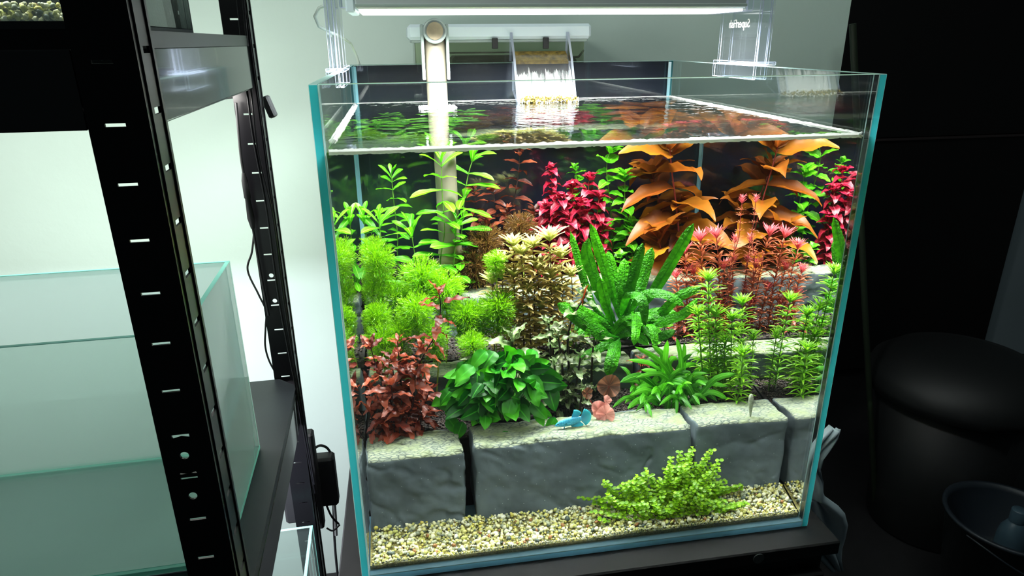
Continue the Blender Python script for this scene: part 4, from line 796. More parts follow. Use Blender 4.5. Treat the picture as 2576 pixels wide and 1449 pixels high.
feathery('dull olive feathery tuft low between the lime feathery plants and the cream plant', [(.205, .29, .275, .034, .186), (.180, .30, .262, .03, .186)], FM, fg)
feathery('brown feathery plant at the back beneath the coppery stems', [(.262, .47, .352, .034, .258), (.205, .46, .333, .04, .258), (.185, .45, .300, .04, .258)], FB, None)
# thin pale spoke-like whorls
# ------------------------------------------------------------------ round-leaved green bush
an = thing('round_leaf_bush', 'dense bush of glossy dark green oval leaves hanging over the stone edge, centre left', 'water plant', (.195, .175, .125))
AL = leaf_set('leaf', L['anub_m'], 6, wid=.62, shape='ovate', curl=.35, fold=.12, wave=.03, nx=10, ny=4)
mb = MB(); mb.tube([(-.04, .01, .006), (-.01, 0, .012), (.03, .005, .008), (.06, .0, .01)], .004, 8); obj('rhizome', mb, M['soil_base'], an)
rr = random.Random(12)
for k in range(135):
    for _ in range(40):
        u = Vector((rr.uniform(-1, 1), rr.uniform(-1, .5), rr.uniform(-.25, 1)))
        if .45 < u.length < 1: break
    u.normalize(); u = u * rr.uniform(.7, 1.0)
    c = Vector((u.x * .084 - .002, u.y * .052 - .006, .050 + u.z * .066))
    if c.z < .03 and c.y > -.02: c.z += .02
    ln = rr.uniform(.024, .037)
    out_ = Vector((u.x * .8 + rr.uniform(-.5, .5), u.y * .6 - .25, u.z * .3 - .25 + rr.uniform(-.6, .5))).normalized()
    c2 = c - out_ * ln * .5
    m_ = MB(); a = Vector((c2.x * .3, 0, .01)); m_.tube([a, (a + c2) / 2 + Vector((0, 0, .004)), c2], .0007, 5, caps=False)
    po = obj('leaf_stalk', m_, STEM['green'], an)
    o = obj('leaf', AL[k % 6], [], po)
    o.matrix_local = Matrix.Translation(c2) @ frame(out_, Vector((u.x * .5, u.y - 1.0, .7))).to_4x4() @ Matrix.Rotation(rr.uniform(-.5, .5), 4, 'X') @ Matrix.Scale(ln, 4)
for (dx, dy, dz, l) in ((.012, -.045, -.003, .030), (-.002, -.048, .002, .024), (.03, -.05, -.006, .034), (-.055, -.03, .014, .028), (-.075, -.025, .02, .03), (.07, -.04, .012, .026)):
    o = obj('leaf', AL[int(rnd() * 6)], [], an)
    o.matrix_local = Matrix.Translation((dx, dy + .004, dz + .012)) @ frame(Vector((uni(-.5, .5), -.25, -.7)), Vector((0, -1, .5))).to_4x4() @ Matrix.Scale(l, 4)

# ------------------------------------------------------------------ strap-leaved ferns
def strap(root, pts, wd, mat, name='leaf', wave=.06, nn=16, ny=4):
    base = Vector(root.location); S_ = resample(pts, .01)
    cum = [0]
    for i in range(1, len(S_)): cum.append(cum[-1] + (S_[i] - S_[i - 1]).length)
    P_ = []; at = []; sd = rnd() * 20; rv = rnd()
    for i in range(nn + 1):
        d_ = cum[-1] * i / nn; k = min(len(S_) - 2, max(j for j in range(len(cum)) if cum[j] <= d_ + 1e-9))
        t = (d_ - cum[k]) / max(1e-9, cum[k + 1] - cum[k]); p = S_[k].lerp(S_[k + 1], t); ax = (S_[k + 1] - S_[k]).normalized()
        side = ax.cross(Vector((.15, -.8, .55))).normalized(); nrm = side.cross(ax)
        u = i / nn; wv = (.22 + .78 * min(1, u * 2.6)) * (1 - max(0, (u - .72) / .28) ** 2.2) ** .5 if u < 1 else .04
        row = []
        for j in range(ny + 1):
            s = -1 + 2 * j / ny
            q = p + side * s * wd / 2 * wv + nrm * (-abs(s) * wd * .10 + wave * wd * math.sin(u * 19 + sd + s * 2) * abs(s))
            row.append(tuple(q - base)); at.append((u, s, rv))
        P_.append(row)
    m_ = MB(); m_.grid(P_, 0, at)
    return obj(name, m_, mat, root)
fe = thing('large_fern', 'large dark green fern with long blistered strap leaves, rising in the middle of the aquarium', 'water plant', (.385, .30, .19))
for pts, wd in FERN: strap(fe, pts, wd * .85, L['fern_m'])
rr = random.Random(3)
for k in range(16):
    b = Vector((.385 + rr.uniform(-.015, .02), .30, .2)); az = rr.uniform(0, 6.28); l = rr.uniform(.05, .09)
    t = b + Vector((math.cos(az) * l, math.sin(az) * .035 - .01, rr.uniform(.0, .05)))
    strap(fe, [b, (b + t) / 2 + Vector((0, 0, .02)), t], rr.uniform(.012, .018), L['fern_m'])
mb = MB(); mb.tube([(-.03, 0, .004), (0, 0, .01), (.035, 0, .005)], .005, 8); obj('rhizome', mb, M['soil_base'], fe)
sf = thing('narrow_fern', 'low tuft of narrow green leaves behind the front stones, right of the blue fish', 'water plant', (.43, .205, .13))
for pts, wd in SMALL_FERN: strap(sf, pts, wd, L['sfern_m'], wave=.03, nn=10, ny=2)
for k in range(50):
    b = Vector((.43 + rr.uniform(-.035, .05), .2 + rr.uniform(-.03, .02), .135)); az = rr.uniform(0, 6.28); l = rr.uniform(.03, .06)
    t = b + Vector((math.cos(az) * l, math.sin(az) * .035 - .015, rr.uniform(.0, .055)))
    if t.y < .13: t.y = .13
    strap(sf, [b, (b + t) / 2 + Vector((0, 0, .016)), t], rr.uniform(.005, .009), L['sfern_m'], wave=.03, nn=8, ny=2)

# ------------------------------------------------------------------ clump of small round leaves in front
cl = thing('creeping_clump', 'bright lime clump of tiny round leaves growing on the gravel against the stones', 'water plant', (.405, .055, .03))
RL = [leaf_mesh('leaf', L['clump_m'], .85, 'round', uni(.1, .5), uni(0, .25), 0, 5, 4) for k in range(4)]
lv = []
rr = random.Random(8)
for k in range(230):
    bx = max(-.080, min(.072, rr.gauss(.004, .038))); by = rr.uniform(-.032, .016)
    top = max(.008, (.082 * math.exp(-((bx - .024) / .034) ** 2) + .052 * math.exp(-((bx + .040) / .026) ** 2) + .012) * (.3 + .7 * rr.random()) * (1 if by > -.012 else .6))
    b = Vector((bx, by, gz(.405 + bx, .055 + by) - .03)); lean = rr.uniform(-.02, .02) + (bx * .35)
    pts = [b, b + Vector((lean * .5, -.002, top * .6)), b + Vector((lean, -.004 + rr.uniform(-.004, .002), top))]
    if pts[-1].y > .018: pts[-1].y = .018
    m_ = MB(); m_.tube(pts, .0005, 4, caps=False); 
    so = obj('runner', m_, STEM['pale'], cl)
    n = max(3, int((pts[-1] - pts[0]).length / .0042))
    for j in range(n):
        t = (j + 1) / n; p = pts[0].lerp(pts[1], t * 2) if t < .5 else pts[1].lerp(pts[2], t * 2 - 1)
        for sgn in (0, 1):
            az = j * 1.57 + sgn * math.pi + rr.uniform(-.4, .4)
            d = Vector((math.cos(az), math.sin(az), rr.uniform(-.1, .35))).normalized()
            lv.append((p, d, rr.uniform(.0042, .0066), so, t))
lv.sort(key=lambda q: q[0].y - q[4] * .02)
m_ = MB()
for i, (p, d, l, so, t) in enumerate(lv):
    Rm = Matrix.Translation(p) @ frame(d, Vector((rr.uniform(-.3, .3), -.7, 1))).to_4x4() @ Matrix.Scale(l, 4)
    if i < 290:
        o = obj('leaf', RL[i % 4], [], so); o.matrix_local = Rm
    else:
        me = RL[i % 4]; z = rr.random()
        m_.add([Rm @ v.co for v in me.vertices], [tuple(q.vertices) for q in me.polygons], 0, [(a.vector[0], a.vector[1], z) for a in me.attributes['luv'].data], True)
o = obj('leaves', m_, L['clump_m'], cl); o['kind'] = 'stuff'

# ------------------------------------------------------------------ lotus
lo = thing('pink_lotus', 'small lotus with crinkled pink leaves and a brown leaf behind, right of the blue fish', 'water plant', (.338, .175, .125))
def lily(cx, cy, cz, r, rot, mat, seed, lab=None, cup=.25):
    P_ = []; at = []
    for i in range(7):
        row = []
        for j in range(25):
            a = 2 * math.pi * j / 24; rr_ = r * i / 6 * (1 + .05 * math.sin(3 * a + seed))
            row.append((rr_ * math.cos(a), rr_ * math.sin(a), r * (cup * (i / 6) ** 2 + .16 * math.sin(a * 4 + seed) * (i / 6) ** 1.5 + .1 * math.sin(a * 7 + seed * 2) * (i / 6))))
            at.append((i / 6, (a * 3 / math.pi % 1) - .5, 0))
        P_.append(row)
    m_ = MB(); m_.grid(P_, 0, at); o = obj('leaf', m_, mat, lo, (cx, cy, cz), rot)
    if lab: o['label'] = lab
    m_ = MB(); m_.tube([(0, 0, -.003), (cx * .5, cy * .5, cz * .4), (cx, cy, cz)], .0008, 6); obj('leaf_stalk', m_, STEM['red'], lo)
lily(-.010, -.025, .026, .0125, (1.2, .1, .2), L['lotus_m'], 1, 'crinkled pink leaf')
lily(-.001, -.032, .020, .0135, (1.35, -.2, -.3), L['lotus_m'], 4, 'crinkled pink leaf folded downward')
lily(.001, -.022, .036, .0095, (1.3, .3, .8), L['lotus_m'], 7)
lily(.010, .002, .050, .0165, (1.25, .5, -.3), L['lotusb_m'], 3, 'brownish round leaf')
lily(-.022, .0, .042, .0085, (1.2, .2, .3), L['lotusb_m'], 5)

# ------------------------------------------------------------------ fish
def fish_mats():
    a, nt, out = newmat('turquoise_scales')
    tc = N(nt, 'TexCoord'); p = N(nt, 'BsdfPrincipled'); p.inputs['Roughness'].default_value = .35
    v = N(nt, 'TexVoronoi'); v.inputs['Scale'].default_value = 900; nt.links.new(tc.outputs['Object'], v.inputs['Vector'])
    r = ramp(nt, [(.1, srgb(90, 205, 225)), (.7, srgb(40, 140, 185))]); nt.links.new(v.outputs['Distance'], r.inputs[0])
    nt.links.new(r.outputs[0], p.inputs['Base Color']); nt.links.new(p.outputs[0], out.inputs[0])
    return a
M['scales'] = fish_mats()
M['fin'] = leaf_mat('turquoise_fin', srgb(30, 150, 190), srgb(60, 214, 220), srgb(20, 110, 160), None, .5, var=.1, gloss=.1)
M['eye'] = solid('fish_eye', (.004, .004, .005, 1), .1)
M['pale_fish'] = solid('pale_olive_scales', srgb(150, 160, 138), .35, 0, 300, .35)
M['pale_fin'] = thin_glass('clear_fin', (.85, .9, .85, 1), 1, .35, (.6, .65, .55, 1))
def fish_body(prof, n=16):
    """prof: (x, z centre, half height, half width); head at -x"""
    m_ = MB(); vs = []; 
    for (x, zc, h, w_) in prof:
        for k in range(n):
            a = 2 * math.pi * k / n; vs.append((x, w_ * math.cos(a), zc + h * math.sin(a)))
    fs = [(i * n + k, i * n + (k + 1) % n, (i + 1) * n + (k + 1) % n, (i + 1) * n + k) for i in range(len(prof) - 1) for k in range(n)]
    m_.add(vs, fs, 0, smooth=True); m_.add(vs[:n], [tuple(range(n))]); m_.add(vs[-n:], [tuple(range(n))])
    return m_
def fin(root, name, a0, a1, r, c, mat, nr=13, lean=0, base=.0, rip=.0006):
    P_ = []; at = []
    for j in range(nr * 2 + 1):
        t = j / (nr * 2); a = a0 + (a1 - a0) * t; row = []
        rl = r(t) * (1 + (.04 if j % 2 else -.03))
        for i in range(6):
            u = i / 5; b = base * (t - .5)
            row.append((c[0] + math.cos(a) * rl * u + (0 if not base else b * (1 - u)), c[1] + (rip * (1 if j % 2 else -1) * u) + lean * u * u, c[2] + math.sin(a) * rl * u))
            at.append((u, 0, 0))
        P_.append(row)
    m_ = MB(); m_.grid(P_, 0, at)
    o = obj(name, m_, mat, root)
    md = o.modifiers.new('solid', 'SOLIDIFY'); md.thickness = .00025
    return o
bt = thing('blue_fish', 'small turquoise blue fighting fish swimming left above the middle front stone', 'fish', (.2845, .118, .1495), rz=.12)
bt.rotation_euler = (0, -.10, .10)
prof = [(-.0235, -.0012, .0003, .0003), (-.0225, -.001, .0013, .0011), (-.020, -.0004, .0024, .0018), (-.016, 0, .0036, .0025), (-.010, .0002, .0046, .0030), (-.003, .0002, .0048, .0030), (.004, .0004, .0042, .0024), (.010, .0006, .0032, .0016), (.014, .0008, .0026, .0008)]
prof = [(x, z, h * 1.3, w_ * 1.1) for x, z, h, w_ in prof]
obj('body', fish_body(prof), M['scales'], bt)
for s in (-1, 1):
    m_ = MB(); v, f = ICV2, ICF2; m_.add([(x * .0010 - .0198, y * .0006 + s * .0017, z * .0010 + .0006) for x, y, z in v], [tuple(q) for q in f], 0, smooth=True)
    obj('eye', m_, M['eye'], bt)
fin(bt, 'tail_fin', -1.0, 1.05, lambda t: .0150 + .002 * math.sin(t * 3.1), (.0115, 0, .0008), M['fin'], 13, .002)
fin(bt, 'dorsal_fin', .45, 1.5, lambda t: .0125, (.0035, 0, .0035), M['fin'], 8, .001, base=-.009)
fin(bt, 'anal_fin', -1.9, -.5, lambda t: .0105 + .004 * t, (.004, 0, -.0022), M['fin'], 12, .001, base=.014)
fin(bt, 'pelvic_fin', -1.9, -1.5, lambda t: .008, (-.011, -.001, -.004), M['fin'], 2)
fin(bt, 'pectoral_fin', -.4, .3, lambda t: .005, (-.013, -.0028, -.0005), M['fin'], 4, -.001)
pf = thing('pale_fish', 'slim pale olive fish hanging head up in front of the right stone', 'fish', (.5325, .098, .1565))
pf.rotation_euler = (0, 1.48, .3)
prof = [(-.019, 0, .0012, .0014), (-.0175, 0, .0026, .0028), (-.013, 0, .0036, .0036), (-.006, 0, .0037, .0036), (.002, 0, .0031, .0027), (.010, 0, .0020, .0016), (.0155, 0, .0014, .0008)]
obj('body', fish_body(prof), M['pale_fish'], pf)
for s in (-1, 1):
    m_ = MB(); m_.add([(x * .0007 - .0150, y * .0005 + s * .0031, z * .0007 + .0008) for x, y, z in ICV2], [tuple(q) for q in ICF2], 0, smooth=True)
    obj('eye', m_, M['eye'], pf)
fin(pf, 'tail_fin', -.35, .35, lambda t: .007, (.015, 0, 0), M['pale_fin'], 5)
fin(pf, 'pectoral_fin', -.2, .9, lambda t: .005, (-.011, -.003, 0), M['pale_fin'], 4, -.002)

# ------------------------------------------------------------------ hang-on filter with its intake and spill
hf = thing('hang_on_filter', 'clear-bodied hang-on filter with a white lid, behind the aquarium rim', 'filter', (.27, .66, .35))
def hb(name, a, b, mat, bev=.002, par=hf, org=(.27, .66, .35), **k):
    return obj(name, MB().box([a[i] - org[i] for i in range(3)], [b[i] - org[i] for i in range(3)], bev=bev, **k), mat, par)
hb('lid', (.106, .604, .6325), (.442, .742, .6585), M['lid'], .005)
hb('lid_rim', (.112, .610, .6275), (.436, .737, .6325), M['greytrim'], .001)
M['body_clear'] = thin_glass('clear_filter_body', (.90, .93, .86, 1), 1, .06, (.6, .66, .5, 1))
for a, b in (((.117, .612, .35), (.431, .614, .6275)), ((.117, .73, .35), (.431, .732, .6275)), ((.117, .614, .35), (.119, .73, .6275)), ((.429, .614, .35), (.431, .73, .6275)), ((.117, .612, .347), (.431, .732, .35))):
    hb('body_wall', a, b, [M['body_clear'], M['body_clear'], M['greytrim']], .0004, bm=2)
hb('media_basket', (.185, .622, .36), (.405, .715, .604), M['black_matt'], .006)
hb('pump_cover', (.395, .64, .50), (.426, .70, .602), M['black_matt'], .008)
hb('flow_rail', (.128, .626, .6085), (.30, .632, .6110), M['black_matt'], .0006)
mb = MB(); mb.tube([(.14, -.03, .249), (.155, -.03, .25), (.165, -.03, .262)], .002, 8); obj('flow_lever', mb, M['black_matt'], hf)
hb('clip', (.2560, .598, .6165), (.2665, .6035, .6345), M['black_matt'], .0008)
hb('clip', (.3500, .598, .6155), (.3605, .6035, .6350), M['black_matt'], .0008)
for x in (.2880, .3925):      # cheeks of the spillway
    pr_ = [(.5945, .6460), (.6000, .6460), (.6100, .595), (.6100, .560), (.5785, .560), (.5785, .5935), (.5765, .5935)]
    pr_ = [(.5935, .6440), (.5995, .6440), (.6060, .5945), (.5765, .5945), (.5765, .545), (.5290, .5265), (.5260, .5300), (.5620, .600)]
    m_ = MB(); n = len(pr_)
    vs = [(x - .27, y - .66, z - .35) for y, z in pr_] + [(x + .0042 - .27, y - .66, z - .35) for y, z in pr_]
    m_.add(vs, [tuple(range(n))[::-1], tuple(range(n, 2 * n))], 0)
    m_.add(vs, [(i, (i + 1) % n, n + (i + 1) % n, n + i) for i in range(n)], 1)
    obj('spillway_cheek', m_, [M['acrylic'], M['acrylic_edge']], hf)
# spillway ramp and the black lip above it
m_ = MB(); ramp_pts = [(.612, .6115), (.600, .611), (.590, .606), (.580, .597), (.5745, .590)]
m_.grid([[(.2925 + .0998 * i / 12 - .27, y - .66, z - .35) for i in range(13)] for y, z in ramp_pts]); obj('spillway_ramp', m_, M['algae'], hf)
hb('spillway_lip', (.2925, .600, .5975), (.3925, .6125, .6095), M['black_matt'], .002)
# falling water
def fall_mat():
    mt, nt, out = newmat('falling_water')
    tc = N(nt, 'TexCoord'); mp = N(nt, 'Mapping'); mp.inputs['Scale'].default_value = (160, 20, 12); nt.links.new(tc.outputs['Object'], mp.inputs[0])
    nz = N(nt, 'TexNoise'); nz.inputs['Scale'].default_value = 1; nz.inputs['Detail'].default_value = 3; nt.links.new(mp.outputs[0], nz.inputs['Vector'])
    at = N(nt, 'Attribute'); at.attribute_name = 'luv'; sp = N(nt, 'SeparateXYZ'); nt.links.new(at.outputs['Vector'], sp.inputs[0])
    # clear at the lip, breaking into white bubbles lower down
    ad = N(nt, 'Math', operation='ADD'); nt.links.new(sp.outputs[0], ad.inputs[0]); nt.links.new(nz.outputs['Fac'], ad.inputs[1])
    r = ramp(nt, [(.95, (.25, .25, .25, 1)), (1.12, (1, 1, 1, 1))])
    mm = N(nt, 'Math', operation='MULTIPLY'); mm.inputs[1].default_value = .9; nt.links.new(ad.outputs[0], mm.inputs[0])
    r = ramp(nt, [(.94, (.10, .10, .10, 1)), (1.14, (.85, .85, .85, 1))]); nt.links.new(mm.outputs[0], r.inputs[0])
    t = N(nt, 'BsdfTransparent'); d = N(nt, 'BsdfDiffuse'); d.inputs[0].default_value = srgb(246, 248, 246); tl = N(nt, 'BsdfTranslucent'); tl.inputs[0].default_value = srgb(240, 245, 245)
    md = N(nt, 'MixShader'); md.inputs[0].default_value = .4; nt.links.new(d.outputs[0], md.inputs[1]); nt.links.new(tl.outputs[0], md.inputs[2])
    m1 = N(nt, 'MixShader'); nt.links.new(r.outputs[0], m1.inputs[0]); nt.links.new(t.outputs[0], m1.inputs[1]); nt.links.new(md.outputs[0], m1.inputs[2])
    g = N(nt, 'BsdfGlossy'); g.inputs['Roughness'].default_value = .08
    bp = N(nt, 'Bump'); bp.inputs['Strength'].default_value = .6; bp.inputs['Distance'].default_value = .002; nt.links.new(nz.outputs['Fac'], bp.inputs['Height']); nt.links.new(bp.outputs[0], g.inputs['Normal'])
    m2 = N(nt, 'MixShader'); m2.inputs[0].default_value = .10; nt.links.new(m1.outputs[0], m2.inputs[1]); nt.links.new(g.outputs[0], m2.inputs[2]); nt.links.new(m2.outputs[0], out.inputs[0])
    return mt
M['fall'] = fall_mat()
m_ = MB(); P_ = []; at = []
for j in range(25):
    t = j / 24; row = []
    y = .596 - .070 * t ** .75; z = .607 - (.607 - HW) * t ** 1.35
    for i in range(61):
        x = .2930 + .0992 * i / 60
        row.append((x, y + .0018 * t * noise.noise(Vector((x * 180, t * 4, 0))), z)); at.append((t, 0, 0))
    P_.append(row)
m_.grid(P_, 0, at)
wf = obj('waterfall', m_, M['fall']); tag(wf, 'sheet of water spilling from the hang-on filter and turning white at its foot', 'water', kind='stuff')
# churned froth and algae-brown edge where it lands
cs = []; rs = []
rg = np.random.RandomState(3)
for k in range(420):
    x = rg.uniform(.290, .398); y = .520 + rg.normal() * .006; z = HW + abs(rg.normal()) * .0035
    cs.append((x, y, z)); rs.append(rg.uniform(.0008, .0026))
o = lumps('splash', np.array(cs), np.array(rs), [M['foam']], None, 4, ICV, ICF); tag(o, 'white splash and bubbles where the spilling water lands', 'water', kind='stuff')
cs = np.array([(rg.uniform(.293, .396), .516 + rg.normal() * .0035, HW + .004 + rg.normal() * .0025) for k in range(330)])
lumps('algae_fringe', cs, rg.uniform(.001, .0028, 330), [M['algae']], None, 9, ICV, ICF)
tag(bpy.context.scene.objects['algae_fringe'], 'brown algae fringe along the foot of the spilling water', 'algae', kind='stuff')

# intake pipe
pp = thing('intake_pipe', 'beige vertical intake pipe with a plugged elbow, standing in the back left of the water', 'pipe', (.145, .462, .45))
bx, by = .0, .0
mb = MB(); mb.tube([(.003, 0, .187 - .45 + .075), (.0, 0, .19)], .0165, 28); obj('riser', mb, M['pipe'], pp)
mb = MB(); mb.tube([(.004, 0, -.19), (.003, 0, -.12)], .0185, 28); obj('strainer_collar', mb, M['pipe_dirty'], pp)
for k in range(6):
    mb = MB(); mb.tube([(.004, 0, -.19 + k * .011), (.004, 0, -.187 + k * .011)], .0200, 28); obj('strainer_ring', mb, M['pipe_dirty'], pp)
mb = MB(); mb.tube([(0, -.021, .195), (0, .165, .195)], .0165, 28); obj('crossover', mb, M['greytrim'], pp)
mb = MB(); mb.tube([(0, -.0225, .195), (0, -.0215, .195)], .0130, 28); o = obj('end_plug', mb, M['pipe_dirty'], pp); o['label'] = 'beige round end plug'
# grey half-round sleeve clipped round the pipe
m_ = MB(); R0 = .0185; P_ = []
for z in (.122, .195):
    P_.append([(R0 * math.cos(a), -R0 * math.sin(a) * .55 + .004, z) for a in [math.pi * (-.15 + 1.3 * k / 20) - 0 for k in range(21)]])
side = []
for s in (-1, 1):
    q = MB(); q.box((s * .0195 - .0022, -.016, .122), (s * .0195 + .0022, .012, .205), bev=.0008); side.append(obj('sleeve_flange', q, M['greytrim'], pp))
m_ = MB(); m_.lathe([(.0185, 0), (.0185, .016), (.0155, .016)], n=32)
vs = [(x, -z - .008, .195 + y) for x, y, z in m_.v]; m_.v = vs
obj('elbow_collar', m_, M['greytrim'], pp)
cs = []; rs = []
for k in range(260):
    a = rg.uniform(0, 6.28); r_ = rg.uniform(.017, .029); cs.append((.145 + r_ * math.cos(a) * 1.05, .462 + r_ * math.sin(a) - .004, HW + rg.uniform(0, .002))); rs.append(rg.uniform(.0012, .003))
o = lumps('foam_ring', np.array(cs), np.array(rs), [M['foam']], None, 14, ICV, ICF); tag(o, 'white foam ring gathered round the beige pipe at the water surface', 'foam', kind='stuff')

# ------------------------------------------------------------------ lamp on clear legs
lp = thing('aquarium_lamp', 'long lit lamp bar held over the aquarium by clear acrylic legs', 'lamp', (.3, .32, .66))
def lb(name, a, b, mat, bev=.001, **k): return hb(name, a, b, mat, bev, lp, (.3, .32, .66), **k)
lb('housing', (.036, .262, .6690), (.566, .378, .6990), M['alu'], .002)
lb('housing_lip', (.036, .2600, .6715), (.566, .2618, .6750), M['greytrim'], .0004)
lb('housing_lip', (.036, .2595, .6860), (.566, .2618, .6990), M['greytrim'], .0004)
lb('diffuser', (.040, .264, .6655), (.562, .376, .6688), M['led'], .0004)
lb('end_cap', (.024, .262, .6650), (.0358, .378, .7000), [M['lid']], .002)
lb('end_cap', (.5662, .262, .6650), (.577, .378, .7000), [M['acrylic'], M['acrylic'], M['acrylic_edge']], .002, bm=2)
AC = [M['acrylic'], M['acrylic_edge'], M['acrylic_edge']]
for sx, x0_, x1_ in ((-1, -.0045, .0135), (1, .5865, .6150)):
    xa, xb = (x0_, x0_ + .0045) if sx > 0 else (x1_ - .0045, x1_)
    yA, yB = (.262, .380) if sx > 0 else (.262, .372)
    lb('leg_plate', (x0_ if sx > 0 else x0_ + .002, yA, .5945), ((x0_ + .004) if sx > 0 else x0_ + .006, yB, .697), AC, .0007, bm=2)
    lb('leg_plate', (x1_ - .010 if sx > 0 else x1_ - .006, yA, .5945), (x1_ - .006 if sx > 0 else x1_ - .002, yB, .697), AC, .0007, bm=2)
    lb('leg_web', (x0_ + .004 if sx > 0 else x0_ + .006, yA, .5945), (x1_ - .010 if sx > 0 else x1_ - .006, yA + .004, .697), AC, .0007, bm=2)
    lb('foot_cap', (x0_ - .003, yA - .006, .5935), (x1_ + .002, yB + .008, .5985), AC, .0007, bm=2)
    lb('foot_jaw', ((x0_ - .003) if sx > 0 else .0095, yA - .006, .574), ((x0_ + .001) if sx > 0 else .0145, yB + .008, .5934), AC, .0007, bm=2)
    lb('foot_jaw', (.6005 if sx > 0 else -.0075, yA - .006, .574), (.6045 if sx > 0 else -.0035, yB + .008, .5934), AC, .0007, bm=2)
    lb('clamp_block', ((.5770 if sx > 0 else .0140), .300, .672), ((.5863 if sx > 0 else .0238), .345, .695), AC, .0012, bm=2)
fc = bpy.data.curves.new('lettering', 'FONT'); fc.body = 'SuperFish'; fc.size = .0165; fc.align_x = 'CENTER'; fc.extrude = .0002; fc.shear = .12
fc.materials.append(M['foam'])
fo = link(bpy.data.objects.new('lettering', fc)); fo.parent = lp
fo.matrix_local = Matrix.Translation((.5905 - .3 - .0048, .317 - .32, .6450 - .66)) @ Matrix(((0, 0, -1, 0), (1, 0, 0, 0), (0, 1, 0, 0), (0, 0, 0, 1)))
bpy.context.view_layer.update()
me = bpy.data.meshes.new_from_object(fo)
mw = fo.matrix_local.copy(); bpy.data.objects.remove(fo)
fo = obj('lettering', me, [], lp); fo.matrix_local = mw
fo['label'] = 'white word SuperFish seen mirrored through the clear leg'
mb = MB(); mb.tube([(-.004, .300, .675), (-.012, .30, .672), (-.0185, .30, .662), (-.0150, .305, .650), (-.002, .33, .642), (.004, .44, .637), (.009, .56, .628), (.0150, .605, .606), (.0185, .612, .588), (.02, .615, .50), (.021, .615, .35), (.02, .64, .05), (-.02, .66, -.4), (-.03, .70, -.698)], .0022, 10)
o = obj('lamp_cable', mb, M['cable_w']); tag(o, 'thin white cable looping from the lamp leg down behind the aquarium', 'cable')

# ------------------------------------------------------------------ black metal rack
YAW = math.radians(1.85)
rk = thing('shelving_rack', 'tall black metal shelving rack with slotted corner posts on the left', 'shelving rack', (-.0735, -.210, -.7), rz=YAW)
def rb(name, a, b, mat=None, bev=.0008, par=rk, zo=.7): 
    return obj(name, MB().box((a[0], a[1], a[2] + zo), (b[0], b[1], b[2] + zo), bev=bev), mat or M['black'], par)
def slotted(name, plane, u0, u1, v, th, z0, z1, slots, pitch, holes=(), hg=.0011):
    """a flange spanning u0..u1 in the given plane, pierced by slots (real gaps)"""
    m_ = MB(); sw0, sw1 = slots
    def bx(ua, ub, za, zb):
        if plane == 'y': m_.box((ua, v, za + .7), (ub, v + th, zb + .7))
        else: m_.box((v, ua, za + .7), (v + th, ub, zb + .7))
    bx(u0, sw0, z0, z1); bx(sw1, u1, z0, z1)
    z = pitch[0]; zs = []
    while z > z0 + .02: z -= pitch[1]
    lo = z0
    while z < z1 - .02:
        if z - hg > lo:
            # a round hole between two slots where the photo shows one
            hh = [h for h in holes if lo < h < z - hg]
            if hh:
                h = hh[0]; r = .0032; cu = (sw0 + sw1) / 2; n = 16
                ring = [(cu + r * math.cos(2 * math.pi * k / n), h + r * math.sin(2 * math.pi * k / n)) for k in range(n)]
                outr = []
                for k in range(n):
                    a = 2 * math.pi * k / n; c_, s_ = math.cos(a), math.sin(a); hw, hhh = (sw1 - sw0) / 2, min(h - lo, z - hg - h)
                    f = min(hw / abs(c_) if abs(c_) > 1e-6 else 9, hhh / abs(s_) if abs(s_) > 1e-6 else 9); outr.append((cu + c_ * f, h + s_ * f))
                # corners snap outward
                outr = [(cu + math.copysign((sw1 - sw0) / 2, u - cu), h + math.copysign(min(h - lo, z - hg - h), w2 - h)) if k % 4 == 2 else (u, w2) for k, (u, w2) in enumerate(outr)]
                P3 = lambda u, zz, d: (u, v + d, zz + .7) if plane == 'y' else (v + d, u, zz + .7)
                for d in (0, th): m_.add([P3(*q, d) for q in ring] + [P3(*q, d) for q in outr], [(k, (k + 1) % n, n + (k + 1) % n, n + k) for k in range(n)])
                m_.add([P3(*q, 0) for q in ring] + [P3(*q, th) for q in ring], [(k, (k + 1) % n, n + (k + 1) % n, n + k) for k in range(n)])
                hm = min(h - lo, z - hg - h)
                if h - hm > lo: bx(sw0, sw1, lo, h - hm)
                if h + hm < z - hg: bx(sw0, sw1, h + hm, z - hg)
            else: bx(sw0, sw1, lo, z - hg)
        lo = z + hg; z += pitch[1]
    bx(sw0, sw1, lo, z1)
    return m_
ZB, ZT = -.7, 1.15
SL = dict(pitch=(.5410, .0376))
def post(name, xr, ysign, y, slot_lab=None, mirror=False, holes=()):
    po = obj(name, slotted('x', 'y', xr - .036, xr - .0018, y, .0018, ZB, ZT, (xr - .0262, xr - .0140), (.5443, .0377), holes), M['black'], rk)
    ya, yb = (y + .0018, y + .038) if ysign > 0 else (y - .036, y)
    obj('side_flange', slotted('x', 'x', ya - (.0018 if ysign > 0 else 0), yb, xr - .0018, .0018, ZB, ZT, (ya + .012, ya + .027), (.5510, .0377), (), .0022), M['black'], po)
    mb = MB(); mb.box((xr, ya + .0035, ZB + .7), (xr + .0012, ya + .0095, ZT + .7), bev=.0005); mb.box((xr, yb - .008, ZB + .7), (xr + .0012, yb - .003, ZT + .7), bev=.0005)
    obj('pressed_rib', mb, M['black'], po)
    rb('foot_cap', (xr - .037, min(ya, y) - .001, -.7), (xr + .0015, max(yb, y) + .001, -.685), M['black_matt'], .001, po)
    return po
p1 = post('post', 0, 1, 0, holes=(.3385, .3020))
p2 = post('post', 0, -1, .462, holes=(.325, .287))
rb('post', (-.90, 0, ZB), (-.864, .036, ZT)); rb('post', (-.90, .426, ZB), (-.864, .462, ZT))
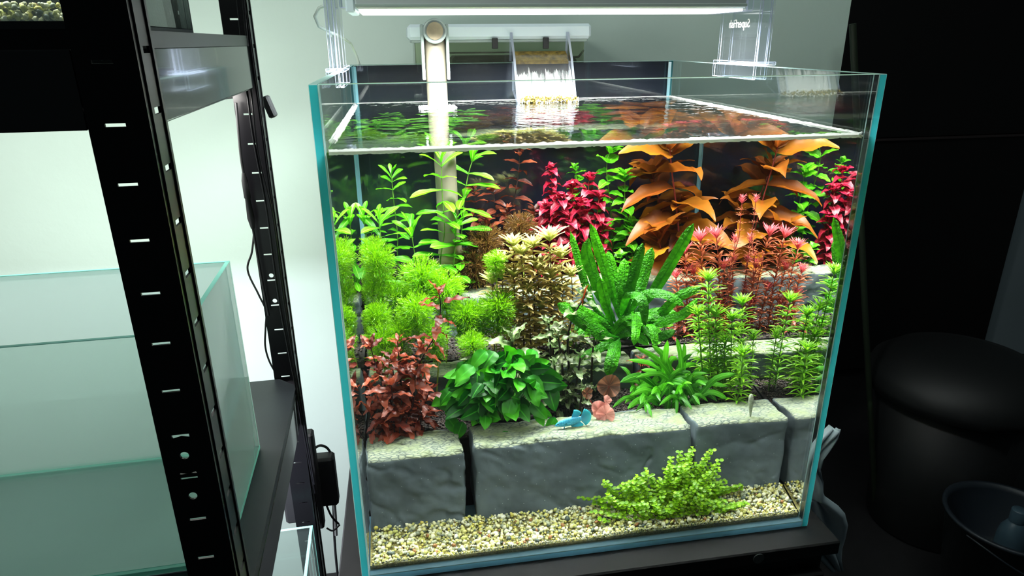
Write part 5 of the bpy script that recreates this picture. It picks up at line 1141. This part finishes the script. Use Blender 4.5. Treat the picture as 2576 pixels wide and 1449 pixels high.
def deck(zt, bh, bt_):
    """board with its four beams; zt = top of board"""
    m_ = MB(); c = .026; x0_, x1_, y0_, y1_ = -.895, -.0025, .003, .4595
    zz = zt + .7
    out_ = [(x0_, y0_), (x1_ - c * .2, y0_), (x1_, y0_ + c * .2), (x1_, y1_ - c), (x1_ - c, y1_), (x0_, y1_)]
    n = 6; vs = [(a, b, zz) for a, b in out_] + [(a, b, zz - bt_) for a, b in out_]
    m_.add(vs, [tuple(range(n)), tuple(range(n, 2 * n))[::-1]] + [(i, (i + 1) % n, n + (i + 1) % n, n + i)[::-1] for i in range(n)])
    m_.m = [0] + [1] * (n + 1); obj('shelf_board', m_, [M['board'], M['black']], rk)
    b0 = zt - bt_
    for nm, a, b in (('side_beam', (-.0045, .0385, b0 - bh), (-.0022, .424, b0)), ('front_beam', (-.862, .0022, b0 - bh), (-.037, .0045, b0)), ('rear_beam', (-.862, .455, b0 - bh), (-.037, .4575, b0))):
        o = rb(nm, a, b, M['beam'], .0007)
        if nm == 'side_beam':
            rb('folded_lip', (-.022, .0385, b0 - bh - .0015), (-.0046, .424, b0 - bh + .0008), M['beam'], .0004, o)
    rb('side_beam', (-.897, .0385, b0 - bh), (-.8945, .424, b0), M['beam'])
M['beam'] = solid('glossy_black_beam', (.010, .012, .013, 1), .12, 0, coat=.3)
deck(.638, .048, .011)
deck(.165, .048, .011)
deck(-.318, .048, .011)

def glass_tank(label, x0_, x1_, y0_, y1_, z0_, h, group='empty glass tanks on the rack', frost=False, rim='rim'):
    t = thing('glass_tank', label, 'glass tank', (0, 0, 0), group)
    t.location = rk_world((x0_ + x1_) / 2, (y0_ + y1_) / 2, z0_); t.rotation_euler = (0, 0, YAW)
    cx, cy = (x0_ + x1_) / 2, (y0_ + y1_) / 2; hx, hy = (x1_ - x0_) / 2, (y1_ - y0_) / 2; g = .0045
    G2 = [M['glass_dirty'], M[rim], M[rim]]
    for nm, a, b, fc_ in (('front_pane', (-hx, -hy, .005), (hx, -hy + g, h), {'+z': 1, '-z': 1}), ('back_pane', (-hx, hy - g, .005), (hx, hy, h), {'+z': 1, '-z': 1}),
                     ('side_pane', (hx - g, -hy + g, .005), (hx, hy - g, h), {'+z': 1, '-z': 1, '+y': 0}), ('side_pane', (-hx, -hy + g, .005), (-hx + g, hy - g, h), {'+z': 1, '-z': 1}),
                     ('bottom_pane', (-hx, -hy, 0), (hx, hy, .0049), {'-y': 1, '+y': 1, '+x': 1, '-x': 1})):
        g3 = [M['frost' if nm == 'back_pane' else 'frost_side']] + G2[1:] if frost and nm in ('back_pane', 'side_pane') else G2
        obj(nm, MB().box(a, b, 0, fc_, bev=.0004, bm=2), g3, t)
    return t
def rk_world(x, y, z):
    return (-.0735 + x * math.cos(YAW) - y * math.sin(YAW), -.210 + x * math.sin(YAW) + y * math.cos(YAW), z)
M['mat'] = solid('pale_grey_mat', srgb(205, 218, 220), .8)
M['frost'] = thin_glass('frosted_glass', (.9, .96, .94, 1), 1.0, .8, (.76, .88, .86, 1))
M['frost_side'] = thin_glass('part_frosted_glass', (.9, .96, .94, 1), 1.0, .4, (.74, .86, .84, 1))
M['dark_rim'] = solid('dark_rim', srgb(30, 36, 40), .5)
M['rim'] = edge_mat('mint_glass_rim', srgb(150, 228, 212), .35)
glass_tank('empty rectangular glass tank on the rack shelf level with the aquarium', -.78, -.0285, .078, .276, .1664, .240, frost=True)
o = obj('foam_mat', MB().box((-.375, -.099, 0), (.373, .099, .0012)), M['mat'], None); o.location = rk_world(-.4043, .177, .16505); o.rotation_euler = (0, 0, YAW); tag(o, 'pale grey mat under the empty tank on the rack', 'mat')
glass_tank('empty glass tank on the lowest rack shelf, only its top right corner in view', -.72, -.0040, .20, .4245, -.3175, .243)
ut = glass_tank('planted glass tank on the top rack shelf with coarse gravel showing at its glass', -.62, -.040, .035, .33, .6385, .30, None, rim='dark_rim')
ut.name = 'gravel_tank'
G = lumps('gravel', np.array([(rg.uniform(-.28, .28), -.1425 + .004 + rg.uniform(0, .02), .0062 + rg.uniform(0, .010) ) for k in range(2600)]), rg.uniform(.0012, .0028, 2600), [M['gravel']], None, 31, ICV, ICF)
G.location = ut.location; G.rotation_euler = ut.rotation_euler
tag(G, 'coarse mixed gravel in the top rack tank', 'gravel', kind='stuff')
m_ = MB(); m_.box((-.283, -.12, .006), (.283, .13, .045)); 
dk = obj('soil_mound', m_, M['soil_base']); dk.location = ut.location; dk.rotation_euler = ut.rotation_euler; tag(dk, 'dark soil mound behind the gravel in the top rack tank', 'soil')

# upright beside it, cables and plugs
up = obj('panel', MB().box((-.017, -.008, 0), (.017, .008, .30), bev=.001), M['black_matt'], None, (-.158, .175, .6385), (0, 0, 0)); up.name = 'black_upright'
tag(up, 'flat black upright standing on the top rack shelf behind the corner post', 'panel')
def cable(pts, r, mat, label, nm='cable', group='cables at the rear rack post'):
    S_ = resample(pts, .01); m_ = MB(); m_.tube(S_, r, 8); o = obj(nm, m_, mat); return tag(o, label, 'cable', group)
cable([(-.183, .16, .6400), (-.180, .17, .66), (-.1765, .20, .70), (-.175, .20, .80)], .0018, M['black_matt'], 'short black cable hanging beside the black upright on the top shelf')
cable([(-.0875, .205, .98), (-.0920, .212, .76), (-.0975, .212, .60), (-.0985, .212, .52), (-.0945, .212, .43), (-.0945, .212, .30), (-.0885, .212, .17), (-.085, .215, .05), (-.083, .22, -.02)], .0014, M['black'], 'thin black cable running straight down the face of the rear rack post')
cable([(-.0840, .210, .98), (-.0870, .212, .72), (-.0935, .212, .57), (-.0950, .212, .50), (-.0885, .212, .42), (-.0885, .212, .30), (-.0845, .212, .15), (-.081, .215, 0)], .0014, M['black'], 'second thin black cable beside the straight one on the rear rack post')
cable([(-.118, .235, .56), (-.1215, .235, .50), (-.1215, .235, .47)], .0016, M['black_matt'], 'black cable entering the top of the inline plug')
m_ = MB(); m_.tube([(-.1215, .235, .472), (-.1215, .235, .462), (-.121, .235, .440), (-.121, .235, .438), (-.1205, .235, .412), (-.120, .235, .398)], [.0022, .0040, .0044, .0034, .0048, .0026], 12)
o = obj('inline_plug', m_, M['black_matt']); tag(o, 'ribbed black inline plug on a cable beside the rear rack post', 'plug')
cable([(-.120, .235, .398), (-.119, .238, .33), (-.117, .24, .27)], .0016, M['black_matt'], 'black cable leaving the bottom of the inline plug')
cable([(-.125, .26, .385), (-.1315, .26, .358), (-.1407, .26, .332), (-.131, .26, .295), (-.1243, .26, .27), (-.128, .26, .245), (-.1325, .26, .215), (-.130, .26, .190), (-.122, .26, .166)], .0014, M['black_matt'], 'thin black cable bowing out to the left of the rear rack post')
cable([(-.092, .262, .572), (-.15, .29, .562), (-.205, .32, .566), (-.24, .33, .572)], .0022, M['black_matt'], 'black cable running left under the top shelf from the rear rack post')
o = obj('cable_clip', MB().box((-.0045, -.010, -.014), (.0045, .010, .014), bev=.002), M['black_matt'], None, (-.0835, .262, .552), (0, -.3, 0)); tag(o, 'small black clip on the outer edge of the rear rack post', 'clip')
cable([(-.094, .30, .005), (-.082, .32, .0), (-.070, .33, -.022), (-.069, .33, -.075), (-.076, .33, -.14), (-.082, .33, -.24), (-.084, .33, -.42)], .0022, M['black_matt'], 'thick black cable arching out of the plugs and down beside the stand')
cable([(-.0975, .315, -.018), (-.088, .32, -.05), (-.0735, .325, -.09), (-.073, .325, -.14), (-.076, .325, -.19)], .0026, M['cable_g'], 'grey cable slanting down from the black plug blocks')
cable([(-.086, .31, -.10), (-.078, .31, -.135), (-.068, .315, -.158)], .0018, M['black_matt'], 'short black cable curling below the plug blocks to the right')
cable([(-.088, .31, -.16), (-.078, .31, -.167), (-.066, .315, -.160)], .0015, M['black_matt'], 'short thin black cable beneath the plug blocks')
for (x, y, z, sx, sz, lb_) in ((-.1255, .275, -.062, .017, .046, 'black plug-in power block left of the rear rack post'), (-.082, .320, -.068, .019, .048, 'black plug-in power block right of the rear rack post')):
    t = thing('power_block', lb_, 'power adapter', (x, y, z), 'plug-in power blocks')
    obj('body', MB().box((-sx, -.012, -sz), (sx, .014, sz), bev=.004), M['black_matt'], t)
    obj('plug_neck', MB().box((-.008, .0145, -.012), (.008, .026, .012), bev=.003), M['black_matt'], t)
o = obj('power_strip', MB().box((-.016, -.010, -.11), (.016, .012, .075), bev=.003), M['black_matt'], None, (-.103, .292, -.03)); tag(o, 'black power strip strapped upright to the rear rack post', 'power strip')

# ------------------------------------------------------------------ the dark side of the room
bn = thing('waste_bin', 'large dark waste bin with a domed lid in the shadows on the right', 'bin', (1.53, .72, -.7))
m_ = MB(); m_.lathe([(.0, .0), (.15, .0), (.155, .01), (.195, .44), (.19, .44), (.15, .02)], n=48); obj('body', m_, M['bin'], bn)
m_ = MB(); m_.lathe([(.205, .425), (.225, .432), (.228, .455), (.215, .49), (.17, .525), (.10, .545), (.0, .55)], n=48); obj('lid', m_, M['bin'], bn)
bk = thing('bucket', 'pale open bucket on the floor at the bottom right corner', 'bucket', (1.43, .40, -.7))
m_ = MB(); m_.lathe([(.0, .0), (.095, .0), (.13, .27), (.136, .27), (.137, .279), (.128, .279), (.124, .265), (.092, .006), (0, .006)], n=48); obj('body', m_, M['bucket'], bk)
m_ = MB(); m_.tube([(.133 * math.cos(a), .133 * math.sin(a), .262 - .06 * math.sin(a - 3.3) ** 2) for a in [3.3 + 3.1416 * k / 20 for k in range(21)]], .0022, 8); obj('handle', m_, M['bucket'], bk)
bo = thing('plastic_bottle', 'small pale plastic bottle standing in the bucket', 'bottle', (1.475, .42, -.694))
m_ = MB(); m_.lathe([(0, 0), (.030, 0), (.032, .004), (.032, .19), (.028, .215), (.017, .235), (.014, .238), (.014, .245)], n=32); obj('body', m_, M['bottle'], bo)
m_ = MB(); m_.lathe([(.0165, .238), (.0165, .268), (.0155, .270), (0, .270)], n=24); obj('cap', m_, M['bottle'], bo)
m_ = MB(); m_.tube([(1.395, .75, -.70), (1.2248, .75, -.0044), (1.0693, .75, .658)], .0075, 12); o = obj('pole', m_, M['pole']); tag(o, 'thin dark green pole leaning beside the wall end', 'pole')
# cloth hanging off the right side of the stand
m_ = MB(); P_ = []
prof = [(.119, .648, .659), (.105, .632, .655), (.088, .618, .646), (.0732, .611, .640), (.05, .607, .645), (.0235, .606, .658), (.004, .606, .659), (-.002, .631, .661), (-.018, .631, .682), (-.03, .631, .6925), (-.05, .631, .700), (-.075, .634, .703), (-.095, .650, .702), (-.115, .672, .703), (-.135, .69, .708)]
for z, xa, xb in prof:
    P_.append([(xa + (xb - xa) * i / 20, .05 + .006 * math.sin(i * .7 + z * 30) + .005 * math.sin(i * .33 + z * 55), z) for i in range(21)])
m_.grid(P_)
o = obj('cloth', m_, M['cloth']); md = o.modifiers.new('thickness', 'SOLIDIFY'); md.thickness = .002
tag(o, 'crumpled pale cloth draped over the right edge of the stand', 'cloth')

# ------------------------------------------------------------------ everything stands ZO above the floor plane
for o in list(S.objects):
    if o.parent is None and o.type not in ('CAMERA', 'LIGHT'):
        o.location.z += ZO
